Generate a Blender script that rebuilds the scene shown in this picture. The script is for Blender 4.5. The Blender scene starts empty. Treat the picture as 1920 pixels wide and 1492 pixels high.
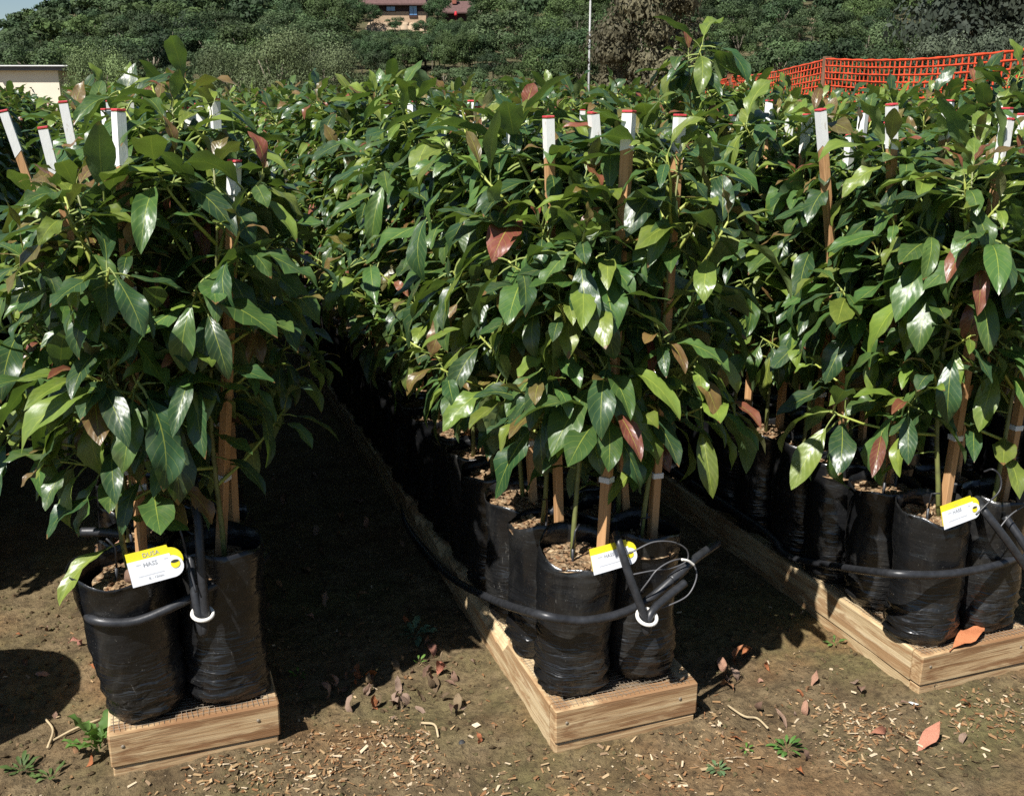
import bpy, math, random
import numpy as np
from mathutils import Matrix, Vector, noise as mnoise

S = bpy.context.scene
COL = bpy.context.collection
R = math.radians

# ------------------------------------------------------------------ camera, sky, sun, exposure
FPX, CX, CY, CAMH = 1900.0, 960.0, 746.0, 1.5          # focal length and centre in the photo's pixels (1920 x 1492)
PITCH = math.atan((746 - 200) / FPX)
YAW = math.atan((960 - 250) / (FPX / math.cos(PITCH)))
cam_d = bpy.data.cameras.new('camera'); cam = bpy.data.objects.new('camera', cam_d); COL.objects.link(cam)
cam.location = (0, 0, CAMH); cam.rotation_euler = (math.pi/2 - PITCH, 0, -YAW)
cam_d.sensor_width = 36; cam_d.lens = 36 * FPX / 1920; cam_d.clip_start = 0.05; cam_d.clip_end = 3000
S.camera = cam
SUN_EL, SUN_AZ = 54.0, 237.0                            # azimuth clockwise from +Y
w = bpy.data.worlds.new('World'); S.world = w; w.use_nodes = True
sky = w.node_tree.nodes.new('ShaderNodeTexSky'); sky.sky_type = 'NISHITA'; sky.sun_disc = False
sky.sun_elevation = R(SUN_EL); sky.sun_rotation = R(SUN_AZ); sky.air_density = 1.0; sky.dust_density = 0.1; sky.ozone_density = 2.5
w.node_tree.links.new(sky.outputs[0], w.node_tree.nodes['Background'].inputs[0])
w.node_tree.nodes['Background'].inputs[1].default_value = 0.05
sd = bpy.data.lights.new('sun', 'SUN'); sun = bpy.data.objects.new('sun', sd); COL.objects.link(sun)
sd.energy = 5.0; sd.angle = R(0.53); sd.color = (1.0, 0.965, 0.91)
SUNV = Vector((math.sin(R(SUN_AZ))*math.cos(R(SUN_EL)), math.cos(R(SUN_AZ))*math.cos(R(SUN_EL)), math.sin(R(SUN_EL))))
sun.rotation_euler = SUNV.to_track_quat('Z', 'Y').to_euler()
S.view_settings.view_transform = 'Standard'; S.view_settings.look = 'None'
S.view_settings.exposure = 0.75; S.view_settings.gamma = 1.0
S.render.engine = 'CYCLES'
S.cycles.max_bounces = 6; S.cycles.diffuse_bounces = 2; S.cycles.glossy_bounces = 3; S.cycles.transmission_bounces = 4
S.cycles.use_denoising = False
S.cycles.sample_clamp_indirect = 6

# ------------------------------------------------------------------ photo pixel -> place
_F = np.array([math.sin(YAW)*math.cos(PITCH), math.cos(YAW)*math.cos(PITCH), -math.sin(PITCH)])
_R = np.array([math.cos(YAW), -math.sin(YAW), 0.0]); _U = np.cross(_R, _F); _C = np.array([0, 0, CAMH])
def _ray(x, y): return _F + _R*((x-CX)/FPX) - _U*((y-CY)/FPX)
def at_z(x, y, z=0.0): d = _ray(x, y); return _C + d*((z-CAMH)/d[2])
def at_y(x, y, Y): d = _ray(x, y); return _C + d*(Y/d[1])
def at_x(x, y, X): d = _ray(x, y); return _C + d*(X/d[0])
def at_d(x, y, D): return _C + _ray(x, y)*D

rng = random.Random(7); npr = np.random.default_rng(7)

# ------------------------------------------------------------------ object helpers
def obj(name, me, parent=None, mat=None, matrix=None):
    o = bpy.data.objects.new(name, me); COL.objects.link(o)
    if mat is not None and not me.materials: me.materials.append(mat)
    if parent is not None: o.parent = parent
    if matrix is not None: o.matrix_basis = matrix
    return o
def empty(name, loc=(0, 0, 0), rot=(0, 0, 0)):
    o = bpy.data.objects.new(name, None); COL.objects.link(o); o.empty_display_size = .05
    o.location = loc; o.rotation_euler = rot; return o
def tag(o, label, cat, group=None, kind=None):
    o['label'] = label; o['category'] = cat
    if group: o['group'] = group
    if kind: o['kind'] = kind
    return o
def struct(o): o['kind'] = 'structure'; return o
def stuff(o): o['kind'] = 'stuff'; return o

class MB:
    """collects geometry for one mesh"""
    def __init__(s): s.v = []; s.f = []; s.m = []; s.n = 0
    def add(s, v, f, m=0):
        v = [tuple(p) for p in v]; k = s.n; s.v += v; s.n += len(v)
        s.f += [tuple(i+k for i in q) for q in f]; s.m += [m]*len(f); return s
    def box(s, lo, hi, m=0, T=None, bev=0.0):
        x0, y0, z0 = lo; x1, y1, z1 = hi
        if bev <= 0:
            v = [(x, y, z) for x in (x0, x1) for y in (y0, y1) for z in (z0, z1)]
            f = [(0,1,3,2), (4,6,7,5), (0,4,5,1), (2,3,7,6), (0,2,6,4), (1,5,7,3)]
        else:
            b = bev; v = []; f = []
            for x, sx in ((x0, 1), (x1, -1)):
                for y, sy in ((y0, 1), (y1, -1)):
                    for z, sz in ((z0, 1), (z1, -1)):
                        v += [(x, y+sy*b, z+sz*b), (x+sx*b, y, z+sz*b), (x+sx*b, y+sy*b, z)]
            def c(i, j, k, a): return ((i*2+j)*2+k)*3+a
            f = [[c(0,0,0,0), c(0,0,1,0), c(0,1,1,0), c(0,1,0,0)], [c(1,0,0,0), c(1,1,0,0), c(1,1,1,0), c(1,0,1,0)],
                 [c(0,0,0,1), c(1,0,0,1), c(1,0,1,1), c(0,0,1,1)], [c(0,1,0,1), c(0,1,1,1), c(1,1,1,1), c(1,1,0,1)],
                 [c(0,0,0,2), c(0,1,0,2), c(1,1,0,2), c(1,0,0,2)], [c(0,0,1,2), c(1,0,1,2), c(1,1,1,2), c(0,1,1,2)]]
            for j in (0, 1):
                for k in (0, 1):
                    f.append([c(0,j,k,1), c(1,j,k,1), c(1,j,k,2), c(0,j,k,2)])
                    f.append([c(j,0,k,0), c(j,1,k,0), c(j,1,k,2), c(j,0,k,2)])
                    f.append([c(j,k,0,0), c(j,k,1,0), c(j,k,1,1), c(j,k,0,1)])
            for i in (0, 1):
                for j in (0, 1):
                    for k in (0, 1): f.append([c(i,j,k,0), c(i,j,k,1), c(i,j,k,2)])
        if T is not None: v = [tuple(T @ Vector(p)) for p in v]
        return s.add(v, f, m)
    def tube(s, pts, rad, n=8, m=0, caps=True):
        P = [Vector(p) for p in pts]; k = len(P)
        rr = rad if hasattr(rad, '__len__') else [rad]*k
        up = None; V = []
        for i in range(k):
            t = (P[min(i+1, k-1)]-P[max(i-1, 0)])
            t = t.normalized() if t.length > 1e-9 else Vector((0, 0, 1))
            if up is None: up = t.orthogonal().normalized()
            up = (up - t*up.dot(t)); up = up.normalized() if up.length > 1e-6 else t.orthogonal().normalized()
            b = t.cross(up)
            for j in range(n):
                a = 2*math.pi*j/n; V.append(P[i]+(up*math.cos(a)+b*math.sin(a))*rr[i])
        F = [(i*n+j, i*n+(j+1) % n, (i+1)*n+(j+1) % n, (i+1)*n+j) for i in range(k-1) for j in range(n)]
        if caps: F += [tuple(range(n))[::-1], tuple((k-1)*n+j for j in range(n))]
        return s.add(V, F, m)
    def lathe(s, prof, n=24, m=0, fn=None):
        V = []; F = []
        for i, (r, z) in enumerate(prof):
            for j in range(n):
                a = 2*math.pi*j/n; p = (r*math.cos(a), r*math.sin(a), z)
                V.append(fn(p, i, a) if fn else p)
        F = [(i*n+j, i*n+(j+1) % n, (i+1)*n+(j+1) % n, (i+1)*n+j) for i in range(len(prof)-1) for j in range(n)]
        return s.add(V, F, m)
    def mesh(s, name, mats=(), smooth=True):
        me = bpy.data.meshes.new(name); me.from_pydata(s.v, [], s.f)
        for q in mats: me.materials.append(q)
        if len(mats) > 1: me.polygons.foreach_set('material_index', s.m)
        if smooth: me.polygons.foreach_set('use_smooth', [True]*len(s.f))
        me.update(); return me
def tri_mesh(name, V, T, mats=(), midx=None, smooth=True, attrs=()):
    """fast triangle mesh from arrays; attrs: (name, type, per-point array)"""
    me = bpy.data.meshes.new(name); V = np.asarray(V, np.float32); T = np.asarray(T, np.int32)
    me.vertices.add(len(V)); me.vertices.foreach_set('co', V.ravel())
    me.loops.add(T.size); me.loops.foreach_set('vertex_index', T.ravel())
    me.polygons.add(len(T)); me.polygons.foreach_set('loop_start', np.arange(0, T.size, 3, dtype=np.int32))
    if midx is not None: me.polygons.foreach_set('material_index', np.asarray(midx, np.int32))
    me.polygons.foreach_set('use_smooth', np.full(len(T), smooth))
    for q in mats: me.materials.append(q)
    for an, ty, A in attrs:
        a = me.attributes.new(an, ty, 'POINT')
        a.data.foreach_set('color' if ty == 'FLOAT_COLOR' else 'vector', np.asarray(A, np.float32).ravel())
    me.update(calc_edges=True); return me
def smooth_path(pts, per=8):
    P = [Vector(p) for p in pts]; P = [P[0]*2-P[1]] + P + [P[-1]*2-P[-2]]; out = []
    for i in range(1, len(P)-2):
        a, b, c, d = P[i-1:i+3]
        for k in range(per):
            t = k/per; out.append(.5*((2*b)+(c-a)*t+(2*a-5*b+4*c-d)*t*t+(3*b-a-3*c+d)*t**3))
    return out + [P[-2]]

# ------------------------------------------------------------------ materials
class NT:
    def __init__(s, name):
        s.mat = bpy.data.materials.new(name); s.mat.use_nodes = True; s.t = s.mat.node_tree; s.p = s.t.nodes['Principled BSDF']; s.out = s.t.nodes['Material Output']
    def n(s, ty, **kw):
        nd = s.t.nodes.new(ty)
        for k, v in kw.items():
            if k.startswith('i_'): nd.inputs[int(k[2:]) if k[2:].isdigit() else k[2:].replace('_', ' ')].default_value = v
            else: setattr(nd, k, v)
        return nd
    def l(s, a, b): s.t.links.new(a, b)
    def coord(s, which='Object', scale=(1, 1, 1)):
        c = s.n('ShaderNodeTexCoord'); m = s.n('ShaderNodeMapping'); m.inputs['Scale'].default_value = scale
        s.l(c.outputs[which], m.inputs[0]); return m.outputs[0]
    def noise(s, vec, scale, detail=4, rough=.55, dist=0):
        a = s.n('ShaderNodeTexNoise'); a.inputs['Scale'].default_value = scale; a.inputs['Detail'].default_value = detail
        a.inputs['Roughness'].default_value = rough; a.inputs['Distortion'].default_value = dist
        if vec is not None: s.l(vec, a.inputs['Vector'])
        return a.outputs['Fac']
    def ramp(s, fac, stops, interp='LINEAR'):
        r = s.n('ShaderNodeValToRGB'); r.color_ramp.interpolation = interp; e = r.color_ramp.elements
        while len(e) < len(stops): e.new(.5)
        for k, (p, c) in enumerate(stops):
            e[k].position = p; e[k].color = (c, c, c, 1) if not hasattr(c, '__len__') else (*c[:3], 1)
        s.l(fac, r.inputs[0]); return r.outputs[0]
    def mix(s, fac, a, b, mode='MIX'):
        m = s.n('ShaderNodeMix'); m.data_type = 'RGBA'; m.blend_type = mode
        for v, k in ((fac, 0), (a, 6), (b, 7)):
            if hasattr(v, 'is_linked') or hasattr(v, 'links'): s.l(v, m.inputs[k])
            else: m.inputs[k].default_value = v if k == 0 else ((*v[:3], 1) if hasattr(v, '__len__') else (v, v, v, 1))
        return m.outputs[2]
    def math(s, op, a, b=None, c=None):
        m = s.n('ShaderNodeMath'); m.operation = op
        for v, k in ((a, 0), (b, 1), (c, 2)):
            if v is None: continue
            if hasattr(v, 'links'): s.l(v, m.inputs[k])
            else: m.inputs[k].default_value = v
        return m.outputs[0]
    def bump(s, h, strength=.3, dist=.01):
        b = s.n('ShaderNodeBump'); b.inputs['Strength'].default_value = strength; b.inputs['Distance'].default_value = dist
        s.l(h, b.inputs['Height']); s.l(b.outputs[0], s.p.inputs['Normal']); return b
    def set(s, base=None, rough=None, spec=None, **kw):
        for k, v in (('Base Color', base), ('Roughness', rough), ('Specular IOR Level', spec)):
            if v is None: continue
            if hasattr(v, 'links'): s.l(v, s.p.inputs[k])
            else: s.p.inputs[k].default_value = (*v[:3], 1) if hasattr(v, '__len__') else v
        return s.mat

def leaf_mat(name, from_object):
    """avocado blade: tint from the object or the mesh, yellow midrib and side veins, waxy upper side, paler underside, some light through it"""
    m = NT(name)
    if from_object: tint = m.n('ShaderNodeObjectInfo').outputs['Color']
    else: tint = m.n('ShaderNodeAttribute', attribute_name='tint').outputs['Color']
    sep = m.n('ShaderNodeSeparateXYZ'); m.l(m.n('ShaderNodeAttribute', attribute_name='blade').outputs['Vector'], sep.inputs[0])
    u = m.math('ABSOLUTE', sep.outputs[0]); v = sep.outputs[1]
    rib = m.math('LESS_THAN', u, m.math('MULTIPLY', m.math('SUBTRACT', 1.25, v), .045))
    side = m.math('FRACT', m.math('ADD', m.math('MULTIPLY', m.math('SUBTRACT', v, m.math('MULTIPLY', u, .22)), 8.5), m.math('MULTIPLY', sep.outputs[0], .15)))
    vein = m.math('MULTIPLY', m.math('LESS_THAN', side, .06), .30)
    pet = m.math('LESS_THAN', v, 0.0)
    fac = m.math('MAXIMUM', m.math('MAXIMUM', m.math('MULTIPLY', rib, .62), vein), pet)
    ribcol = m.mix(.32, (.42, .47, .07), tint)
    off = m.n('ShaderNodeVectorMath', operation='MULTIPLY_ADD'); m.l(m.n('ShaderNodeAttribute', attribute_name='blade').outputs['Vector'], off.inputs[0]); off.inputs[1].default_value = (.5, 1.6, 1)
    big = m.n('ShaderNodeVectorMath', operation='SCALE'); m.l(tint, big.inputs[0]); big.inputs['Scale'].default_value = 400; m.l(big.outputs[0], off.inputs[2]); nz = m.noise(off.outputs[0], 4.0, 3, .5)
    t2 = m.mix(m.ramp(nz, [(.35, 0.0), (.75, .4)]), tint, m.mix(1.0, tint, (1.7, 1.45, 1.1), 'MULTIPLY'))
    t2 = m.mix(m.ramp(m.noise(off.outputs[0], 1.3, 5, .7), [(.52, 0.0), (.75, .22)]), t2, (.24, .23, .17))       # dust and spray residue
    t2 = m.mix(m.math('GREATER_THAN', m.math('ADD', v, m.math('MULTIPLY', m.noise(off.outputs[0], .9, 2), .5)), 1.255), t2, (.16, .085, .035))   # scorched tips
    top = m.mix(fac, t2, ribcol)
    under = m.mix(.45, top, (.13, .19, .085))
    geo = m.n('ShaderNodeNewGeometry')
    colr = m.mix(geo.outputs['Backfacing'], top, under)
    m.set(colr, m.mix(geo.outputs['Backfacing'], m.ramp(nz, [(.3, .30), (.8, .46)]), (.6, .6, .6)), .5)
    hgt = m.math('ADD', m.math('MULTIPLY', m.math('SINE', m.math('MULTIPLY', side, 6.283)), .14), m.math('MULTIPLY', nz, 1.6))
    m.bump(hgt, .16, .005)
    tr = m.n('ShaderNodeBsdfTranslucent'); m.l(m.mix(1.0, m.mix(.35, colr, (.16, .25, .03)), (1.5, 1.6, .8), 'MULTIPLY'), tr.inputs[0])
    mx = m.n('ShaderNodeMixShader'); mx.inputs[0].default_value = .17
    m.l(m.p.outputs[0], mx.inputs[1]); m.l(tr.outputs[0], mx.inputs[2]); m.l(mx.outputs[0], m.out.inputs[0])
    return m.mat
LEAF_O = leaf_mat('leaf_single', True); LEAF_A = leaf_mat('leaf_massed', False)

def m_stem():
    m = NT('green_stem'); v = m.coord('Object'); z = m.noise(v, 22, 3)
    return m.set(m.ramp(z, [(.3, (.10, .10, .045)), (.55, (.17, .19, .055)), (.8, (.15, .12, .075))]), .5)
STEM = m_stem()
def m_bark():
    m = NT('grey_stem'); v = m.coord('Object', (1, 1, .25)); z = m.noise(v, 60, 4)
    m.bump(z, .5, .004); return m.set(m.ramp(z, [(.3, (.10, .08, .05)), (.7, (.26, .23, .17))]), .8)
BARK = m_bark()
def m_wood(name, a, b, c, scale=(1, 1, 1), rough=.75, stain=None):
    m = NT(name); v = m.coord('Object', scale)
    inf = m.n('ShaderNodeObjectInfo'); off = m.n('ShaderNodeVectorMath', operation='ADD'); m.l(v, off.inputs[0])
    cmb = m.n('ShaderNodeCombineXYZ'); m.l(m.math('MULTIPLY', inf.outputs['Random'], 37), cmb.inputs[0]); m.l(m.math('MULTIPLY', inf.outputs['Random'], 19), cmb.inputs[2])
    m.l(cmb.outputs[0], off.inputs[1]); v = off.outputs[0]
    g = m.noise(v, 30, 5, .6, 1.4); fine = m.noise(v, 140, 3, .6, .3)
    col = m.mix(m.math('MULTIPLY', fine, .45), m.ramp(g, [(.28, a), (.5, b), (.72, c)]), a)
    if stain:
        st = m.noise(m.coord('Object', (2, 2, 14)), 2.2, 5, .65, .6)
        col = m.mix(m.ramp(st, [(.47, 0.0), (.56, .75)]), col, stain)
    m.bump(m.math('ADD', g, fine), .35, .003); return m.set(col, rough, .3)
STAKE = m_wood('stake_wood', (.32, .165, .07), (.50, .285, .13), (.60, .37, .19), (1, 1, .06))
LUM_X = m_wood('lumber_along_x', (.24, .13, .055), (.50, .35, .19), (.66, .52, .31), (.07, 1, 2.2), .8, (.19, .088, .036))
LUM_Y = m_wood('lumber_y_sun_tone', (.30, .20, .10), (.56, .43, .25), (.70, .58, .38), (1, .07, 2.2), .8, (.28, .15, .065))  # side planks: paler than the front ones, sunlit tone of left faces painted in
def m_paint(name, col, chip):
    m = NT(name); v = m.coord('Object', (1, 1, .35)); z = m.noise(v, 70, 5, .65)
    m.bump(z, .3, .002); return m.set(m.mix(m.ramp(z, [(.60, 0.0), (.68, 1.0)]), col, chip), .6)
WHITE = m_paint('white_paint', (.78, .78, .75), (.45, .36, .26)); RED = m_paint('red_paint', (.55, .05, .06), (.5, .3, .25))
def plain(name, col, rough=.5, spec=.5, var=.25, scale=25, bump=0):
    m = NT(name); z = m.noise(m.coord('Object'), scale, 4); lo = tuple(c*(1-var) for c in col); hi = tuple(min(1, c*(1+var)) for c in col)
    if bump: m.bump(z, .5, bump)
    return m.set(m.ramp(z, [(.3, lo), (.7, hi)]), rough, spec)
SHOOT = plain('yellow_green_shoot', (.30, .34, .065), .5, .5, .3, 18)
TAPE = plain('tie_tape', (.70, .72, .75), .4, .5, .06)
def m_bag():
    m = NT('black_poly'); inf = m.n('ShaderNodeObjectInfo'); v = m.coord('Object')
    off = m.n('ShaderNodeVectorMath', operation='ADD'); m.l(v, off.inputs[0]); cmb = m.n('ShaderNodeCombineXYZ')
    for k, q in ((0, 31), (1, 17), (2, 23)): m.l(m.math('MULTIPLY', inf.outputs['Random'], q), cmb.inputs[k])
    m.l(cmb.outputs[0], off.inputs[1]); v = off.outputs[0]
    st = m.n('ShaderNodeMapping'); st.inputs['Scale'].default_value = (1, 1, .4); m.l(v, st.inputs[0])
    dust = m.ramp(m.noise(st.outputs[0], 9, 6, .7, .8), [(.5, 0.0), (.74, .5)])
    speck = m.ramp(m.noise(v, 190, 2, .5), [(.70, 0.0), (.76, .45)])
    base = m.mix(dust, (.0085, .0088, .0095), (.055, .052, .046)); base = m.mix(speck, base, (.16, .15, .13))
    big = m.noise(v, 14, 3); fi = m.n('ShaderNodeMapping'); fi.inputs['Scale'].default_value = (.6, .6, 3.2); m.l(v, fi.inputs[0])
    wr = m.noise(fi.outputs[0], 20, 2, .5, .8)
    oz = m.n('ShaderNodeSeparateXYZ'); m.l(m.n('ShaderNodeTexCoord').outputs['Object'], oz.inputs[0]); lowf = m.ramp(m.math('MULTIPLY', oz.outputs[2], 2.6), [(.15, 1.0), (.55, .16), (1.0, .12)])
    scuff = m.n('ShaderNodeMapping'); scuff.inputs['Scale'].default_value = (3, 3, .9); m.l(v, scuff.inputs[0])
    sc2 = m.math('MULTIPLY', m.ramp(m.noise(scuff.outputs[0], 26, 6, .75, 1.2), [(.60, 0.0), (.70, 1.0)]), m.ramp(m.noise(v, 6, 2), [(.52, 0.0), (.62, 1.0)])); base = m.mix(m.math('MULTIPLY', sc2, .55), base, (.22, .21, .19))
    m.bump(m.math('ADD', m.math('MULTIPLY', big, .8), m.math('ADD', m.math('MULTIPLY', m.math('MULTIPLY', wr, 1.9), lowf), m.math('MULTIPLY', m.noise(v, 160, 2), .08))), .5, .012)
    return m.set(base, m.ramp(m.noise(v, 30, 4), [(.3, .20), (.7, .36)]), .6)
BAG = m_bag()
def m_mix():
    m = NT('bark_potting_mix'); v = m.coord('Object'); a = m.n('ShaderNodeTexVoronoi'); a.inputs['Scale'].default_value = 90; m.l(v, a.inputs['Vector'])
    c = m.n('ShaderNodeSeparateColor'); m.l(a.outputs['Color'], c.inputs[0]); z = m.noise(v, 40, 5, .7)
    m.bump(m.math('SUBTRACT', z, a.outputs['Distance']), .9, .012)
    return m.set(m.mix(m.ramp(z, [(.35, .65), (.6, 0.0)]), m.ramp(c.outputs[0], [(0, (.20, .10, .05)), (.4, (.36, .24, .13)), (.7, (.30, .20, .11)), (1, (.50, .38, .24))]), (.05, .03, .018)), .9, .2)
MIXM = m_mix()
TUBE = plain('black_tube', (.022, .023, .026), .42, .5, .35, 60, .001)
THIN = plain('grey_drip_line', (.10, .10, .105), .4, .5, .2)
RING = plain('white_ring', (.75, .72, .66), .45, .5, .08)
TAGW = plain('tag_white', (.78, .80, .84), .45, .5, .03); TAGY = plain('tag_yellow', (.82, .70, .03), .45, .5, .04)
INK = plain('ink', (.05, .05, .05), .8, .1, .1); INKG = plain('faint_ink', (.38, .40, .42), .8, .1, .1)
WIRE = plain('galvanised_wire', (.24, .20, .15), .45, .5, .3)
def m_ground():
    m = NT('soil'); v = m.coord('Object')
    big = m.noise(v, 1.9, 4, .6); mid = m.noise(v, 9, 5, .65, .4); fine = m.noise(v, 48, 6, .75, .3); grit = m.noise(v, 230, 3, .6)
    col = m.ramp(mid, [(.28, (.072, .050, .026)), (.5, (.172, .124, .066)), (.75, (.255, .190, .108))])
    col = m.mix(m.ramp(big, [(.46, 0.0), (.66, .7)]), col, (.140, .132, .050))                     # algae on damp soil
    col = m.mix(m.ramp(m.noise(v, 2.6, 3, .5, .3), [(.52, 0.0), (.72, .65)]), col, (.25, .135, .058))   # rusty sawdust
    col = m.mix(m.ramp(fine, [(.32, .75), (.55, 0.0)]), col, (.028, .020, .012))
    col = m.mix(m.ramp(grit, [(.64, 0.0), (.76, .55)]), col, (.30, .23, .14))
    m.bump(m.math('ADD', m.math('MULTIPLY', mid, 1.0), m.math('ADD', m.math('MULTIPLY', fine, .55), m.math('MULTIPLY', grit, .18))), .85, .03)
    return m.set(col, .92, .2)
SOIL = m_ground()
def m_litter():
    m = NT('bed_litter'); v = m.coord('Object'); z = m.noise(v, 70, 5, .7); b = m.noise(v, 8, 3)
    m.bump(z, .9, .012); return m.set(m.mix(m.ramp(b, [(.35, 0.0), (.65, .7)]), m.ramp(z, [(.3, (.07, .04, .02)), (.5, (.24, .14, .07)), (.75, (.46, .34, .20))]), (.22, .17, .11)), .9, .2)
LITTER = m_litter()
def tinted(name, rough=.8, spec=.2, bump=.003, scale=60, trans=0.0):
    """colour from the object (Object Info colour), mottled"""
    m = NT(name); t = m.n('ShaderNodeObjectInfo').outputs['Color']; z = m.noise(m.coord('Object'), scale, 5, .65)
    if bump: m.bump(z, .7, bump)
    return m.set(m.mix(1.0, t, m.ramp(z, [(.3, (.55, .52, .5)), (.7, (1.25, 1.22, 1.2))]), 'MULTIPLY'), rough, spec)
DRY = tinted('dry_leaf')
def attr_tinted(name, rough=.85, spec=.15, trans=0.0, tcol=(1.4, 1.5, .8)):
    m = NT(name); t = m.n('ShaderNodeAttribute', attribute_name='tint').outputs['Color']; m.set(t, rough, spec)
    if trans:
        tr = m.n('ShaderNodeBsdfTranslucent'); m.l(m.mix(1.0, t, tcol, 'MULTIPLY'), tr.inputs[0]); mx = m.n('ShaderNodeMixShader'); mx.inputs[0].default_value = trans
        m.l(m.p.outputs[0], mx.inputs[1]); m.l(tr.outputs[0], mx.inputs[2]); m.l(mx.outputs[0], m.out.inputs[0])
    return m.mat
CHIP = attr_tinted('wood_chip'); WEEDM = attr_tinted('weed_leaf', .6, .3, .2)
def m_crown(name):
    m = NT(name); t = m.n('ShaderNodeAttribute', attribute_name='tint').outputs['Color']; o = m.n('ShaderNodeObjectInfo').outputs['Color']
    c = m.mix(1.0, t, o, 'MULTIPLY'); m.set(c, .7, .25)
    tr = m.n('ShaderNodeBsdfTranslucent'); m.l(c, tr.inputs[0]); mx = m.n('ShaderNodeMixShader'); mx.inputs[0].default_value = .15
    m.l(m.p.outputs[0], mx.inputs[1]); m.l(tr.outputs[0], mx.inputs[2]); m.l(mx.outputs[0], m.out.inputs[0]); return m.mat
CROWN = m_crown('hill_foliage')
def m_hill():
    m = NT('hill_soil'); v = m.coord('Object'); z = m.noise(v, .12, 6, .65); f = m.noise(v, 1.2, 5, .7)
    m.bump(f, .8, .5); return m.set(m.mix(m.ramp(f, [(.4, .8), (.6, .0)]), m.ramp(z, [(.35, (.07, .065, .032)), (.65, (.17, .135, .08))]), (.035, .045, .018)), .95, .1)
HILLM = m_hill()
ORANGE = plain('orange_netting', (.64, .075, .024), .45, .4, .12, 6)
POSTM = m_wood('post_wood', (.12, .055, .03), (.22, .12, .07), (.3, .18, .11), (1, 1, .1))

# ------------------------------------------------------------------ ground and hill
BED_W = .385; STEP = .998; X0 = -.19
BED_X = {k: X0 + STEP*k for k in range(-3, 6)}
FRONT = {-3: 3.4, -2: 3.3, -1: 3.15, 0: 2.205, 1: 1.945, 2: 1.855, 3: 1.80, 4: 2.1, 5: 5.8}
BACK = 13.0
def fbm(x, y, s, o=4):
    return mnoise.fractal(Vector((x*s, y*s, 3.1)), 1.0, 2.0, o)
def ground_z(x, y):
    z = .012*fbm(x, y, 3.0, 3) + .007*fbm(x+7, y, 12, 4) + .0045*fbm(x, y+3, 45, 3)
    for k, bx in BED_X.items():                                    # soil heaped a little against the boards
        d = max(bx-x, x-(bx+BED_W), FRONT[k]-y, 0)
        z += .012*math.exp(-(d/.07)**2)
    return z - .006
def axis(lo, hi, step, far):
    a = list(np.arange(lo, hi+1e-6, step)); s = step; p = []; q = []
    x = hi
    while x < far: s *= 1.35; x += s; p.append(x)
    s = step; x = lo
    while x > -far: s *= 1.35; x -= s; q.append(x)
    return q[::-1] + a + p
def build_ground():
    xs = axis(-.75, 3.1, .0125, 900); ys = axis(1.25, 3.6, .0125, 900); nx, ny = len(xs), len(ys)
    V = np.zeros((ny, nx, 3), np.float32)
    for j, y in enumerate(ys):
        for i, x in enumerate(xs):
            inside = -1.2 < x < 4 and .9 < y < 6
            V[j, i] = (x, y, ground_z(x, y) if inside else -.004)
    I = np.arange(nx*ny).reshape(ny, nx); a, b, c, d = I[:-1, :-1], I[:-1, 1:], I[1:, 1:], I[1:, :-1]
    T = np.concatenate([np.stack([a, b, c], -1).reshape(-1, 3), np.stack([a, c, d], -1).reshape(-1, 3)])
    struct(obj('ground', tri_mesh('ground', V.reshape(-1, 3), T, [SOIL])))
build_ground()

FW = Vector((math.sin(YAW), math.cos(YAW), 0)); RT = Vector((math.cos(YAW), -math.sin(YAW), 0))
def hill_z(lat, dep):
    """height of the hill at camera-relative lateral and depth distance"""
    px = 960 + 1977*lat/max(dep, 1)
    ang = float(np.interp(px, [-1500, -400, 0, 60, 200, 500, 1000, 3400], [.02, .035, .052, .070, .100, .116, .122, .13]))
    s = max(0.0, (min(dep, CREST)-HBASE)/(CREST-HBASE)); rise = ang*CREST*(s**1.1)
    return rise - .0004*max(0, dep-CREST)**2 + 1.3*s*mnoise.noise(Vector((lat*.02, dep*.02, 0))) - .3
CREST, HBASE = 340.0, 105.0
def build_hill():
    lats = np.linspace(-420, 420, 100); deps = np.concatenate([np.linspace(60, 360, 66), np.linspace(370, 640, 16)])
    V = []; 
    for d in deps:
        for l in lats:
            la = l*(.35+.65*d/340); p = FW*d + RT*la; z = hill_z(la, d) if d > 61 else -3
            V.append((p.x, p.y, z))
    nx, ny = len(lats), len(deps); I = np.arange(nx*ny).reshape(ny, nx); a, b, c, d = I[:-1, :-1], I[:-1, 1:], I[1:, 1:], I[1:, :-1]
    T = np.concatenate([np.stack([a, b, c], -1).reshape(-1, 3), np.stack([a, c, d], -1).reshape(-1, 3)])
    struct(obj('hillside', tri_mesh('hillside', V, T, [HILLM])))
build_hill()

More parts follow.
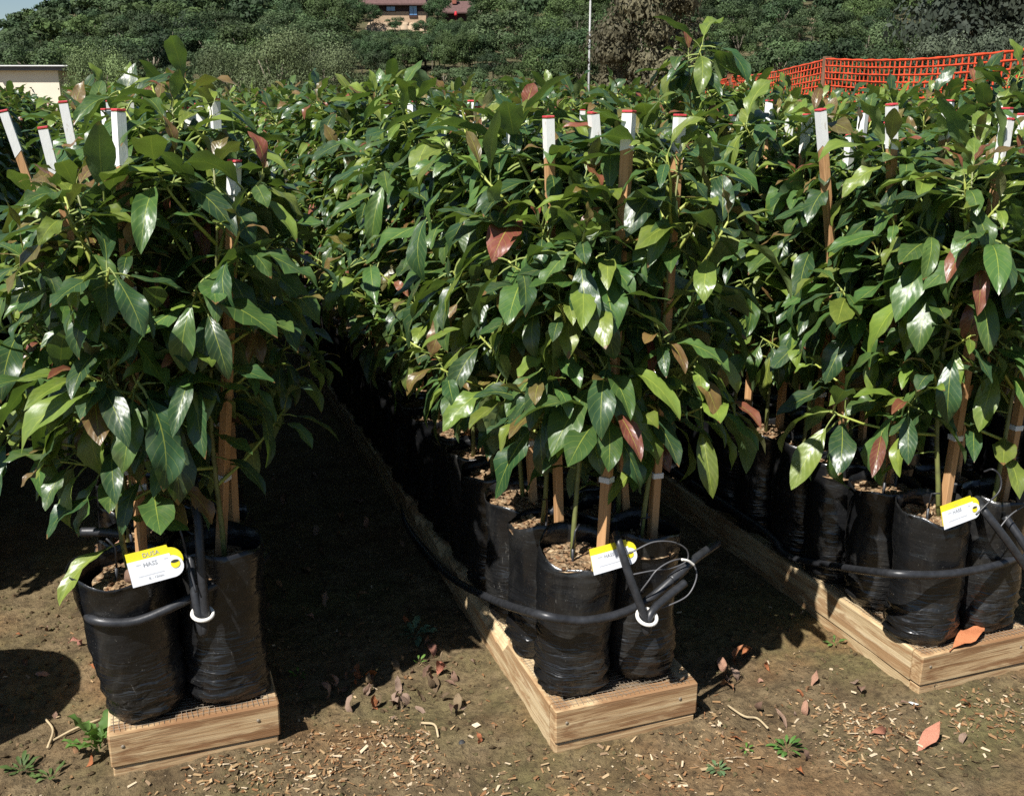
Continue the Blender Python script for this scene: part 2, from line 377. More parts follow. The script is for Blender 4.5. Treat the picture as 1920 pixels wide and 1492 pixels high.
# ------------------------------------------------------------------ hill trees
def crown_arrays(seed, nb, nq, q, flat=.8, tint=(1, 1, 1)):
    """lumpy crown of about unit radius: leaf-clump faces on many lobes; returns points, triangles, tints"""
    r = np.random.default_rng(seed); V = []; T = []; C = []; k = 0
    lobes = []
    for i in range(nb):
        a = r.uniform(0, 2*math.pi); h = r.uniform(-.35, .75); rad = .72*math.sqrt(max(.05, 1-h*h*.9))*r.uniform(.55, 1)
        lobes.append((math.cos(a)*rad, math.sin(a)*rad, h*flat, r.uniform(.22, .42), r.uniform(.6, 1.4)))
    per = nq//nb
    for (x, y, z, s, br) in lobes:
        n = r.normal(size=(per, 3)); n[:, 2] = np.abs(n[:, 2])*.9 - .25; n /= np.linalg.norm(n, axis=1)[:, None]
        rad = s*(r.uniform(.55, 1.08, per)); P = np.array([x, y, z]) + n*rad[:, None]*np.array([1, 1, .85])
        nn = n + r.normal(scale=.3, size=(per, 3)); nn /= np.linalg.norm(nn, axis=1)[:, None]
        t = np.cross(nn, r.normal(size=(per, 3))); t /= np.linalg.norm(t, axis=1)[:, None]; b = np.cross(nn, t)
        L = q*r.uniform(.6, 1.4, (per, 1)); W = L*r.uniform(.35, .7, (per, 1))
        quad = np.stack([P-t*L, P-b*W, P+t*L, P+b*W], 1).reshape(-1, 3); V.append(quad)
        i = np.arange(per)*4+k; T.append(np.stack([i, i+1, i+2], -1)); T.append(np.stack([i, i+2, i+3], -1)); k += per*4
        c = br*r.uniform(.8, 1.2, (per, 1))*np.array(tint)*np.where(r.random((per, 1)) < .12, 1.2, 1.0); C.append(np.repeat(np.concatenate([c, np.ones((per, 1))], 1), 4, 0))
    return np.concatenate(V), np.concatenate(T), np.concatenate(C)
GREEN = (.050, .080, .030)
def trunk_mesh(seed):
    r = random.Random(seed); b = MB(); b.tube([(0, 0, -.8), (.02, 0, -.3), (r.uniform(-.1, .1), r.uniform(-.1, .1), .1)], [.075, .06, .04], 7)
    for i in range(5):
        a = i*1.26+r.random(); b.tube([(0, 0, -.3), (math.cos(a)*.25, math.sin(a)*.25, .0), (math.cos(a)*.5, math.sin(a)*.5, .3)], [.035, .025, .012], 5)
    return b.mesh('trunk', [BARK])
TR_TRUNK = [trunk_mesh(i) for i in range(3)]
TR_CROWN = []
for i in range(6):
    V, T, C = crown_arrays(40+i, 17, 5000, .038, .8, GREEN); TR_CROWN.append(tri_mesh('crown', V, T, [CROWN], smooth=False, attrs=[('tint', 'FLOAT_COLOR', C)]))
def hill_tree(name, p, rad, hgt, tint, label, cat='tree', group=None, crown=None):
    root = empty(name, p, (0, 0, rng.uniform(0, 6.28)))
    t = obj('trunk', rng.choice(TR_TRUNK), root); t.location = (0, 0, .8*hgt); t.scale = (rad*.6, rad*.6, hgt*.8); t.location = (0, 0, .64*hgt)
    c = obj('crown', crown or rng.choice(TR_CROWN), root); c.location = (0, 0, .62*hgt); c.scale = (rad, rad, hgt*.72); c.color = (*tint, 1)
    tag(root, label, cat, group); return root
def place(px, dep): la = (px-960)/1977*dep; return la, FW*dep + RT*la
def find_d(px, y):                                                 # where the ground of the hill shows at that height of the photo
    return min(np.arange(HBASE+5, CREST, 1.0), key=lambda d: abs((hill_z((px-960)/1977*d, d)-CAMH)/d - (200-y)/1977))
HD = float(find_d(770, 66))
print('house at', HD)
SIGHT = [(700, 806, 58, HD+12), (832, 905, 34, HD+20)]; BARE = [(1505, find_d(1505, 52)), (1570, find_d(1570, 74)), (1663, find_d(1663, 58))]   # the house and the bare earth are not grown over
spots = []
dep = HBASE+3
while dep < CREST-2:
    gap = 5.9 + (dep-HBASE)*.006
    la = -dep*.56
    while la < dep*.56:
        l2 = la + rng.uniform(-.4, .4)*gap; d2 = dep + rng.uniform(-.6, .6)*gap; px = 960+1977*l2/d2
        top = 200-1977*(hill_z(l2, d2)+4.6-CAMH)/d2; wpx = 1977*3.0/d2
        if any(abs(px-a) < 26 and c-16 < d2 < c+5 for a, c in BARE): la += gap; continue
        if not any(a-wpx < px < b+wpx and d2 < e and top < c for a, b, c, e in SIGHT): spots.append((d2, l2))
        la += gap
    dep += gap*1.5
spots.sort()
print('hill spots', len(spots))
KINDS = [((1.0, 1.0, 1.0), 'dark green rounded tree on the hillside'), ((1.15, 1.12, .9), 'olive green bushy tree on the hillside'),
         ((1.25, 1.15, 1.25), 'grey green dusty tree on the hillside'), ((.72, .80, .85), 'deep bluish green tree on the hillside')]
rest = []
for i, (d, l) in enumerate(spots):
    p = FW*d + RT*l; p.z = hill_z(l, d) - .2
    px = 960+1977*l/d
    h = rng.uniform(3.0, 6.6); rad = h*rng.uniform(.65, .95)
    if any(a-30 < px < b+30 and d < e for a, b, c, e in SIGHT): rad, h = rng.uniform(2.2, 3.0), rng.uniform(2.6, 3.6)
    if mnoise.noise(Vector((l*.03, d*.03, 5))) > .12 and rng.random() < .7: k = 1
    elif px < 420 and rng.random() < .55: k = 0 if rng.random() < .5 else 3
    else: k = rng.choice([0, 0, 1, 2, 3])
    if 380 < px < 640 and d < 135: k = 2
    if i < 270 and abs(px-960) < 1060:
        t = KINDS[k][0]; j = rng.uniform(.65, 1.35)
        hill_tree('hillside_tree', p, rad, h, (t[0]*j, t[1]*j, t[2]*j), KINDS[k][1], group='trees on the hillside, kind %s' % KINDS[k][1].split(' tree')[0])
    else: rest.append((p, rad, h, KINDS[k][0]))
def far_wood():
    base = [crown_arrays(90+i, 16, 620, .12, .75, GREEN) for i in range(4)]; VV = []; TT = []; CC = []; k = 0
    for p, rad, h, t in rest:
        V, T, C = base[rng.randrange(4)]; a = rng.uniform(0, 6.28); c, s = math.cos(a), math.sin(a)
        W = np.stack([(V[:, 0]*c-V[:, 1]*s)*rad+p.x, (V[:, 0]*s+V[:, 1]*c)*rad+p.y, V[:, 2]*h*.72+p.z+.62*h], -1)
        VV.append(W); TT.append(T+k); CC.append(C*np.array([*t, 1])); k += len(V)
    o = obj('distant_wood', tri_mesh('distant_wood', np.concatenate(VV), np.concatenate(TT), [CROWN], smooth=False, attrs=[('tint', 'FLOAT_COLOR', np.concatenate(CC))]))
    tag(o, 'far green woodland covering the upper hillside', 'woodland', kind='stuff')
far_wood()
# single trees one can pick out
V, T, C = crown_arrays(201, 30, 13000, .030, .95, (.098, .088, .050)); BROWN = tri_mesh('crown', V, T, [CROWN], smooth=False, attrs=[('tint', 'FLOAT_COLOR', C)])
V, T, C = crown_arrays(202, 30, 13000, .028, .85, (.040, .052, .036)); DARK = tri_mesh('crown', V, T, [CROWN], smooth=False, attrs=[('tint', 'FLOAT_COLOR', C)])
V, T, C = crown_arrays(203, 50, 16000, .019, .8, (.066, .095, .036)); SAGE = tri_mesh('crown', V, T, [CROWN], smooth=False, attrs=[('tint', 'FLOAT_COLOR', C)])
def at_px(px, d, z=-.2): l, p = place(px, d); p.z = z; return p
hill_tree('brown_tree', at_px(1208, 44), 3.0, 5.5, (1, 1, 1), 'brownish dry leaved tree standing beside the tall lamp pole', crown=BROWN)
hill_tree('brown_tree', at_px(1150, 47), 1.2, 3.6, (1, .98, .95), 'small brownish bush at the foot of the lamp pole', 'bush', crown=BROWN)
hill_tree('dark_oak', at_px(1800, 62, 0), 6.0, 10.5, (1, 1, 1), 'large dark oak rising behind the orange netting', crown=DARK)
hill_tree('dark_oak', at_px(1990, 58, 0), 5.0, 9.0, (1.05, 1, .95), 'dark oak at the end of the orange netting', crown=DARK)
hill_tree('grey_bush', at_px(1760, 50), 2.4, 4.0, (1.9, 1.8, 1.6), 'grey green bush under the large dark oak', 'bush', crown=DARK)
hill_tree('grey_bush', at_px(1880, 48), 2.2, 4.2, (1.7, 1.65, 1.5), 'low dusty bush beneath the dark oak at the netting', 'bush', crown=DARK)
for px, d, rr, hh, tt in ((520, 52, 2.6, 4.4, (1.5, 1.35, 1.5)), (610, 55, 2.4, 4.0, (1.6, 1.4, 1.7)), (440, 54, 2.2, 3.8, (1.4, 1.3, 1.4))):
    hill_tree('sage_bush', at_px(px, d), rr, hh, tt, 'grey green shrub in the low hedge before the hillside', 'shrub', 'grey green shrubs in the low hedge before the hillside', crown=SAGE)
hill_tree('silver_bush', at_px(190, 40), 1.5, 3.2, (2.3, 2.2, 2.2), 'silvery pale shrub beside the cream building', 'shrub', crown=SAGE)
# ------------------------------------------------------------------ house on the hill, cream building, lamp pole
ROOFM = plain('brown_roof', (.115, .068, .062), .9, .2, .22, 3, .05); WALLT = plain('tan_wall', (.42, .30, .20), .9, .2, .12, 2)
WALLB = plain('brown_siding', (.060, .034, .030), .85, .2, .15, 3); GLASS = plain('blue_glass', (.10, .22, .42), .12, .8, .1, 1)  # window panes have one plain blue colour
CREAM = plain('cream_wall', (.72, .65, .52), .85, .2, .06, 1); GREYR = plain('grey_roof', (.09, .09, .095), .7, .3, .2, 1); WTRIM = plain('white_trim', (.75, .75, .74), .5, .4, .05)
BRICK = plain('brick_red', (.27, .10, .07), .9, .2, .2, 6); REDC = plain('red_cloth', (.45, .02, .03), .7, .3, .15)
TANB = plain('tan_bank', (.33, .25, .17), .95, .1, .2, .6, .2)
def facing(px, d, z):                                               # an Empty at a place on the hill, its -Y side towards the camera's side
    e = empty('x', at_px(px, d, z), (0, 0, -YAW)); return e
def part(parent, name, mat, *boxes, bev=0.0):
    b = MB()
    for lo, hi in boxes: b.box(lo, hi, bev=bev)
    return obj(name, b.mesh(name, [mat], smooth=False), parent)
def prism(parent, name, mat, x0, x1, y0, y1, z0, zr, yr0, yr1, hip=0.0, th=.25):
    b = MB(); v = [(x0, y0, z0), (x1, y0, z0), (x1, y1, z0), (x0, y1, z0), (x0+hip, (y0+y1)/2, zr), (x1-hip, (y0+y1)/2, zr)]
    w_ = [(x, y, z-th) for x, y, z in v[:4]]
    b.add(v+w_, [(0, 1, 5, 4), (2, 3, 4, 5), (1, 2, 5), (3, 0, 4), (6, 7, 1, 0), (7, 8, 2, 1), (8, 9, 3, 2), (9, 6, 0, 3), (9, 8, 7, 6)]); return obj(name, b.mesh(name, [mat], smooth=False), parent)
m_px = HD/1977                                          # metres per photo pixel at the house
def hz(y): return CAMH + (200-y)*m_px
hs = facing(760, HD, hz(62)); hs.name = 'hill_house'; tag(hs, 'tan house with a wide brown roof high on the hillside', 'house')
def hx(px): return (px-760)*m_px
def hh(y): return hz(y)-hz(62)
wl = part(hs, 'wall', WALLT, ((hx(712), -4.6, -3), (hx(806), 3, hh(37)))); up = part(hs, 'upper_wall', WALLB, ((hx(702), -4.55, hh(37)+.002), (hx(806), 3, hh(25))))
rf = prism(hs, 'roof', ROOFM, hx(682), hx(809), -5.6, 5.0, hh(25)+.05, hh(-24), 0, 0, 2.2)
for a, b, c, d in ((777, 790, 43, 28), (736, 751, 36, 29)):
    wn = part(hs, 'window', WALLB, ((hx(a)-.12, -4.72, hh(c)-.12), (hx(b)+.12, -4.52, hh(d)+.12))); part(wn, 'pane', GLASS, ((hx(a), -4.76, hh(c)), (hx((a+b)/2)-.03, -4.70, hh(d)))); part(wn, 'pane', GLASS, ((hx((a+b)/2)+.03, -4.76, hh(c)), (hx(b), -4.70, hh(d))))
part(hs, 'sill', WALLB, ((hx(776), -4.8, hh(47)), (hx(791), -4.55, hh(43.5))))
b = MB(); b.tube([(hx(708), -4.2, hh(14)), (hx(708), -4.2, hh(3))], .12, 6); obj('dish_mast', b.mesh('dish_mast', [WALLB]), rf)
b = MB(); b.lathe([(.02, 0), (.35, .06), (.62, .22), (.66, .24), (.36, .03), (.0, -.03)], 14); o = obj('satellite_dish', b.mesh('satellite_dish', [WTRIM]), rf); o.location = (hx(705), -4.5, hh(4)); o.rotation_euler = (R(75), 0, R(-20))
wing = facing(868, HD+9, hz(45)); wing.name = 'house_wing'; tag(wing, 'lower brown roofed wing with a brick chimney beside the hill house', 'house')
def gx(px): return (px-868)*m_px*1.03
part(wing, 'wall', WALLB, ((gx(832), -2.6, -3), (gx(896), 3, hh(30)-hh(45))))
rf = prism(wing, 'roof', ROOFM, gx(828), gx(908), -3.6, 4.0, hh(30)-hh(45)+.05, hh(7)-hh(45), 0, 0, 2.6)
part(rf, 'chimney', BRICK, ((gx(851), -1.4, hh(13)-hh(45)), (gx(859), -.5, hh(1)-hh(45))), ((gx(850), -1.5, hh(1)-hh(45)), (gx(860), -.4, hh(0)-hh(45)+.1)))
b = MB(); b.lathe([(.0, 2.3), (.25, 2.2), (.42, 1.0), (.5, .3), (.05, .25), (.05, -3.2)], 10); o = obj('patio_umbrella', b.mesh('patio_umbrella', [REDC])); o.scale = (.7, .7, .45); o.location = at_px(857, HD+3, hz(40)); tag(o, 'folded red patio umbrella in front of the lower wing', 'umbrella')
bank = MB(); 
for i in range(9):
    for j in range(3):
        x = -6+i*1.5; bank.lathe([(.0, 1.0), (.8, .8), (1.3, .1), (1.5, -2)], 7, fn=lambda p, q, a, x=x, j=j: (p[0]+x+.4*math.sin(a*3+j), p[1]+j*1.6-6.2, p[2]+.3*math.sin(a*2+x)+j*.6-.9))
o = obj('earth_bank', bank.mesh('earth_bank', [TANB])); o.location = at_px(772, HD, hz(63)); o.rotation_euler = (0, 0, -YAW); struct(o)
for px, d, y in ((1505, float(find_d(1505, 52)), 46), (1570, float(find_d(1570, 74)), 68), (1663, float(find_d(1663, 58)), 52)):
    bk = MB(); r2 = random.Random(px)
    for i in range(5): bk.lathe([(.0, 1.0), (.7, .8), (1.3, .2), (1.5, -2)], 8, fn=lambda p, q, a, i=i, s=r2.uniform(-1, 1): (p[0]+(i-3)*.8+s, p[1]+s, p[2]+.6*s+.3*math.sin(3*a+i)))
    o = obj('earth_bank', bk.mesh('earth_bank', [TANB])); o.location = at_px(px, d, CAMH+(200-y)*d/1977-.9); o.rotation_euler = (0, 0, -YAW); struct(o)
# round tree between house and wing
for px in range(676, 924, 9):                                       # the orchard climbs right up to the house
    for dd in (12, 24, 38, 54):
        d = HD-dd+rng.uniform(-4, 4); x_ = px+rng.uniform(-6, 6); l, p = place(x_, d); p.z = hill_z(l, d)-.3; yt = rng.uniform(60, 72)+dd*.25 if x_ < 812 else rng.uniform(36, 60)+dd*.3
        h_ = CAMH+(200-yt)*d/1977-p.z
        if h_ > 1.3: hill_tree('orchard_tree', p, rng.uniform(1.7, 2.5), min(h_/1.2, 4.6), rng.choice([(1, 1, 1), (1.15, 1.12, .9), (.8, .9, .9)]), 'small green orchard tree on the slope just below the hill house', group='orchard trees below the hill house')
for px, d, y, r_, h_ in ((823, HD-9, 62, 2.6, 4.6), (700, HD-8, 60, 2.6, 3.4), (668, HD-10, 58, 2.8, 4.2), (745, HD-12, 72, 2.2, 2.4), (800, HD-14, 78, 2.4, 2.6), (900, HD-4, 60, 2.8, 4.0)):
    hill_tree('garden_tree', at_px(px, d, CAMH+(200-y)*d/1977), r_, h_, (.85, 1.0, .95), 'round dark tree growing between the house and its wing' if px == 823 else 'low green tree growing against the hill house', group=None if px == 823 else 'low trees against the hill house')
cb = facing(-30, 40, 0); cb.name = 'cream_building'; tag(cb, 'low cream building with a dark grey roof beyond the saplings', 'building')
s40 = 40/1977
def cz(y): return CAMH+(200-y)*s40
part(cb, 'wall', CREAM, ((-4, 0, 0), ((116+30)*s40, 5, cz(136)))); rf = part(cb, 'roof', GREYR, ((-4.3, -.25, cz(136)+.003), ((142+30)*s40, 5.3, cz(129))))
part(rf, 'gutter', WTRIM, ((-4.3, -.33, cz(129)+.003), ((142+30)*s40, -.2, cz(127)))); part(cb, 'vent_pipe', WTRIM, ((30*s40-.06, -.45, cz(124)), (30*s40+.12, -.27, cz(125))))
lp = facing(1103, 60, -.3); lp.name = 'lamp_pole'; tag(lp, 'tall pale lamp pole with a boxy head before the hillside', 'lamp pole')
b = MB(); b.tube([(0, 0, 0), (0, 0, 3.0), (0, 0, CAMH+.3+190*60/1977)], [.075, .06, .05], 8); obj('pole', b.mesh('pole', [plain('grey_pole', (.35, .35, .34), .6)]), lp)
part(lp, 'lamp_head', plain('lamp_box', (.55, .5, .35), .5), ((-.36, -.2, CAMH+.3+194*60/1977), (.1, .2, CAMH+.3+206*60/1977)), bev=.03)

# ------------------------------------------------------------------ orange safety netting
def build_fence():
    P = [np.array(at_d(x, 200, d))[:2] for x, d in ((2060, 5.3), (1921, 6.2), (1541, 9.0), (1369, 12.0), (1290, 16.0))]
    tops = [(1.5+dz) for dz in (.34, .335, .40, .335, .30)]
    root = empty('safety_fence', (P[2][0], P[2][1], 0)); tag(root, 'orange plastic safety netting on wooden posts behind the saplings', 'fence')
    off = Vector((P[2][0], P[2][1], 0)); b = MB(); HGT = 1.15
    for s in range(len(P)-1):
        A, B = P[s], P[s+1]; L = float(np.linalg.norm(B-A)); n = int(L/.075); nr = 21
        def pt(u, v):
            x, y = A+(B-A)*u; sag = .035*math.sin(math.pi*u); z = tops[s]*(1-u)+tops[s+1]*u - sag*(1-v*.5) - v*HGT
            k = .018*math.sin(u*L*2.1+v*3+s)+.012*math.sin(u*L*6+v*7); return Vector((x+k, y+k*.4, z)) - off
        d = Vector((*(B-A), 0)).normalized(); nrm = Vector((-d.y, d.x, 0))
        th = .004
        for r_ in range(nr+1):                                      # the long strands
            wv = .0064 if r_ % 5 else .0085; vs = []
            for i in range(n+1):
                c = pt(i/n, r_/nr); wz = wv*(1.0+.35*math.sin(i*1.9+r_)); vs += [c+Vector((0, 0, wz))+nrm*th, c+Vector((0, 0, wz))-nrm*th, c-Vector((0, 0, wz))-nrm*th, c-Vector((0, 0, wz))+nrm*th]
            b.add(vs, [(i*4+j, i*4+(j+1) % 4, i*4+4+(j+1) % 4, i*4+4+j) for i in range(n) for j in range(4)])
        for i in range(n+1):                                        # the upright strands
            vs = []
            for r_ in range(nr+1):
                c = pt(i/n, r_/nr)+d*(.006*math.sin(r_*1.3+i)); ww = .0058*(1+.5*math.cos(r_*6.28)); vs += [c+d*ww+nrm*th*.7, c+d*ww-nrm*th*.7, c-d*ww-nrm*th*.7, c-d*ww+nrm*th*.7]
            b.add(vs, [(q*4+j, q*4+(j+1) % 4, q*4+4+(j+1) % 4, q*4+4+j) for q in range(nr) for j in range(4)])
    obj('netting', b.mesh('netting', [ORANGE]), root)
    for k, (p, z) in enumerate(zip(P, tops)):
        b = MB(); b.box((-.035, -.02, 0), (.035, .02, z+.02), bev=.004); o = obj('post', b.mesh('post', [POSTM], False), root); o.location = (p[0]-off.x+.03, p[1]-off.y+.02, 0)
build_fence()

# ------------------------------------------------------------------ planting beds
BEDNAME = {-3: 'the outermost far bed', -2: 'the far bed past the set-back bed', -1: 'the set-back bed', 0: 'the DUSA tag bed',
           1: 'the looped drip line bed', 2: 'the orange leaf bed', 3: 'the bed beyond the orange leaf', 4: 'the bed nearing the netting', 5: 'the bed along the netting'}
ORD = 'front second third fourth fifth sixth seventh eighth ninth tenth eleventh twelfth thirteenth fourteenth fifteenth sixteenth seventeenth eighteenth nineteenth twentieth'.split()
TOPZ = .121
def board(parent, name, lo, hi, mat, seed, axis_):
    """a sawn plank with a slightly uneven face"""
    r2 = random.Random(seed); b = MB(); b.box((0, 0, 0), tuple(h-l for h, l in zip(hi, lo)), bev=.0035)
    b.v = [(x+r2.uniform(-.001, .001), y+r2.uniform(-.001, .001), z+r2.uniform(-.0012, .0012)) for x, y, z in b.v]
    o = obj(name, b.mesh(name, [mat], False), parent); o.location = lo; return o
def gnawed_board(parent, x0, x1, y0, y1, z0, z1, seed, mat):
    """long side plank whose outer top edge is splintered away in places"""
    r2 = random.Random(seed); n = max(12, int((y1-y0)/.02)); V = []; F = []
    for i in range(n+1):
        y = y0+(y1-y0)*i/n; t = fbm(seed*3.1, y, 5.0, 4)*.5+fbm(seed+9, y, 23, 3)*.25; bite = max(0, t+.06)*.085 if seed == 101 and 2.22 < y < 3.4 else max(0, t-.25)*.012
        V += [(x0+.0015*fbm(y, seed, 8), y, z0), (x0+.0015*fbm(y, seed+1, 8), y, z1-.004-bite*1.2), (x0+.004+bite*.7, y, z1-bite*.35), (x1, y, z1), (x1, y, z0)]
    for i in range(n): F += [(i*5+j, i*5+(j+1) % 5, i*5+5+(j+1) % 5, i*5+5+j) for j in range(5)]
    F += [(0, 1, 2, 3, 4), tuple(n*5+j for j in (4, 3, 2, 1, 0))]
    b = MB(); b.add(V, F); return obj('plank', b.mesh('plank', [mat], False), parent)
def build_bed(k):
    x, y = BED_X[k], FRONT[k]; wd = BED_W
    bd = empty('planting_bed', (x+wd/2, y, 0)); tag(bd, 'pale timber framed planting bed, ' + BEDNAME[k], 'planting bed', 'timber framed planting beds')
    T = Matrix.Translation((-(x+wd/2), -y, 0)); kids = []
    z1, zm = TOPZ, .030
    kids.append(board(bd, 'plank', (x, y, zm+.002), (x+wd, y+.038, z1), LUM_X, k+50, 0))                 # front
    kids.append(board(bd, 'plank', (x+.003, y+.004, -.04), (x+wd-.004, y+.04, zm), LUM_X, k+60, 0))
    yy = y+.0385; j = 0
    while yy < BACK:
        ye = min(yy+2.44, BACK)
        for side in (0, 1):
            sx = x if side == 0 else x+wd-.036
            kids.append(gnawed_board(bd, sx, sx+.036, yy, ye-.003, zm+.002, z1-.001*(j % 2), 101 if (k == 1 and side == 0 and j == 0) else k*10+j+side*5+200, LUM_Y) if side == 0 and j < 2 and 0 <= k <= 3
                        else board(bd, 'plank', (sx, yy, zm+.002), (sx+.036, ye-.003, z1), LUM_Y, k*7+j+side, 1))
            kids.append(board(bd, 'plank', (sx+.004, yy+.002, -.04), (sx+.034, ye-.005, zm), LUM_Y, k*9+j+side, 1))
        yy = ye; j += 1
    for o in kids: o.location = (T @ Vector(o.location))
    b = MB(); nx, ny = 22, 60                                                                          # litter lying on the wire
    def lz(px, py): return .1085+.005*fbm(px, py, 30, 3)
    ye = [y+.04+1.6*i/ny for i in range(ny+1)] + [BACK-.05]
    V = [(x+.037+(wd-.074)*i/nx-(x+wd/2), q-y, lz(x+i*.017, q)) for q in ye for i in range(nx+1)]
    b.add(V, [(r_*(nx+1)+i, r_*(nx+1)+i+1, (r_+1)*(nx+1)+i+1, (r_+1)*(nx+1)+i) for r_ in range(len(ye)-1) for i in range(nx)])
    obj('litter', b.mesh('litter', [LITTER]), bd)
    if 0 <= k <= 2:
        b = MB(); p = .0125; n = int(wd/p); L = .75; zz = z1+.0025
        def wz(px, py): return zz+.003*mnoise.noise(Vector((px*18, py*18, k)))-(.006 if (px-x) > .04 and (px-x) < wd-.04 and (py-y) > .045 else 0)
        for i in range(1, n):
            qx = x+i*p; b.tube([(qx-(x+wd/2)+.002*math.sin(j*2.1+i), j*.03+.004, wz(qx, y+j*.03)) for j in range(int(L/.03)+1)], .00065, 3, caps=False)
        for j in range(1, int(L/p)):
            qy = y+j*p; b.tube([(-wd/2+.006+i*(wd-.012)/12, qy-y+.002*math.sin(i*1.7+j), wz(x+i*wd/12, qy)+.0012) for i in range(13)], .00065, 3, caps=False)
        stuff(obj('wire_mesh', b.mesh('wire_mesh', [WIRE]), bd))
    for q in (.03, wd-.05):
        b = MB(); b.lathe([(.0, .0012), (.004, .001), (.0045, 0)], 8); o = obj('nail_head', b.mesh('nail_head', [WIRE]), bd); o.location = (q-wd/2, -.0005, .085); o.rotation_euler = (R(90), 0, 0)
for k in BED_X: build_bed(k)

# ------------------------------------------------------------------ leaves
def leaf_arrays(seed, wid, arch, fold, wave, petl, rows=8, half=2, twist=0.0):
    """unit-length avocado leaf growing along +Y from its stalk's foot; upper side +Z. Triangles; blade attr = (across -1..1, along 0..1 (<0 stalk), 0)"""
    r = random.Random(seed); V = []; U = []; T = []
    n = half*2+1
    ph = r.uniform(0, 6.28); ph2 = r.uniform(0, 6.28); fq = r.uniform(9, 15)
    def spine(t):                                                   # arched midrib, integrated
        N = 14; y = petl*.92; z = petl*.28; a0 = .25
        for i in range(N):
            a = a0 - 1.12*arch*(i+.5)/N*t; y += math.cos(a)*t/N; z += math.sin(a)*t/N
        return y, z, a0-1.12*arch*t
    V.append((0, *spine(0)[:2])); U.append((0, .001, 0))
    for q in range(rows):
        t = (q+.75)/(rows+.45); y, z, a = spine(t)
        wl = wid*.76*(.8*math.sin(math.pi*t**1.08)**1.0 + .2*math.sin(math.pi*t**.9)**.6)
        for i in range(n):
            s = (i-half)/half; x = s*wl*.5*(1+.035*math.sin(fq*t+ph2*(1 if s > 0 else 2)))
            up = fold*abs(x) + 1.15*wave*wl*abs(s)**1.5*math.sin(fq*t + (ph if s > 0 else ph2)) - .25*fold*abs(s)**2*wl*.5
            tw = twist*t; xx = x*math.cos(tw) - up*math.sin(tw); uu = x*math.sin(tw) + up*math.cos(tw)
            V.append((xx+.02*math.sin(2.2*t+ph)*t, y - uu*math.sin(a), z + uu*math.cos(a))); U.append((s, t, 0))
    y, z, _ = spine(1.0); V.append((.02*math.sin(2.2+ph), y, z)); U.append((0, 1, 0)); tip = len(V)-1
    for i in range(n-1): T.append((0, 1+i+1, 1+i))
    for q in range(rows-1):
        for i in range(n-1):
            a = 1+q*n+i; T += [(a, a+1, a+n+1), (a, a+n+1, a+n)]
    a = 1+(rows-1)*n
    for i in range(n-1): T.append((a+i, a+i+1, tip))
    k = len(V); pr = .017                                           # stalk: a bent three-sided tube
    y0, z0, _ = spine(0.02)
    for (yy, zz, rr) in ((0, 0, pr*1.15), (petl*.55, petl*.22, pr), (y0, z0-.004, pr*.75)):
        for j in range(3):
            an = 2*math.pi*j/3+1.57; V.append((rr*math.cos(an), yy, zz+rr*math.sin(an))); U.append((0, -.2, 0))
    for s in range(2):
        for j in range(3):
            p, q_ = k+s*3+j, k+s*3+(j+1) % 3; T += [(p, q_, q_+3), (p, q_+3, p+3)]
    return np.array(V, np.float32), np.array(T, np.int32), np.array(U, np.float32)
LSPEC = [  # width, arch, fold, wave, stalk
    (.46, .55, .30, .10, .24, 0), (.52, .8, .18, .13, .22, .2), (.40, 1.0, .35, .10, .26, -.2), (.56, .4, .12, .10, .20, .1), (.44, 1.25, .25, .14, .24, .35),
    (.36, .7, .5, .08, .28, 0), (.50, .95, .28, .17, .22, -.4), (.48, .3, .22, .08, .26, .15), (.42, 1.45, .3, .12, .24, -.1), (.54, .65, .05, .15, .2, -.25),
    (.38, .9, .6, .12, .25, .3), (.47, .75, .2, .20, .24, .5), (.58, .55, .15, .12, .18, 0), (.43, 1.1, .4, .1, .27, -.5)]
LEAF_ARR = [leaf_arrays(i, *s) for i, s in enumerate(LSPEC[i] for i in range(len(LSPEC)))] if False else [leaf_arrays(i, s[0], s[1], s[2], s[3], s[4], twist=s[5]) for i, s in enumerate(LSPEC)]
LEAF_LOW = [leaf_arrays(i, s[0], s[1], s[2], s[3], s[4], rows=3, half=1, twist=s[5]) for i, s in enumerate(LSPEC)]
LEAF_ME = [tri_mesh('leaf', V, T, [LEAF_O], attrs=[('blade', 'FLOAT_VECTOR', U)]) for V, T, U in LEAF_ARR]

def leaf_tint(r, age):
    """age 0 fresh tip .. 1 mature"""
    if age < .3 and r.random() < .7: c = (.150, .050, .032) if r.random() < .55 else (.105, .085, .028)      # bronze flush
    elif age < .45: c = (.110, .160, .030) if r.random() < .6 else (.125, .080, .032)
    elif r.random() < .20: c = (.115, .165, .030)
    else: c = (.027, .062, .024) if r.random() < .55 else (.050, .102, .027)
    j = r.uniform(.8, 1.25); return tuple(v*j*r.uniform(.93, 1.07) for v in c)

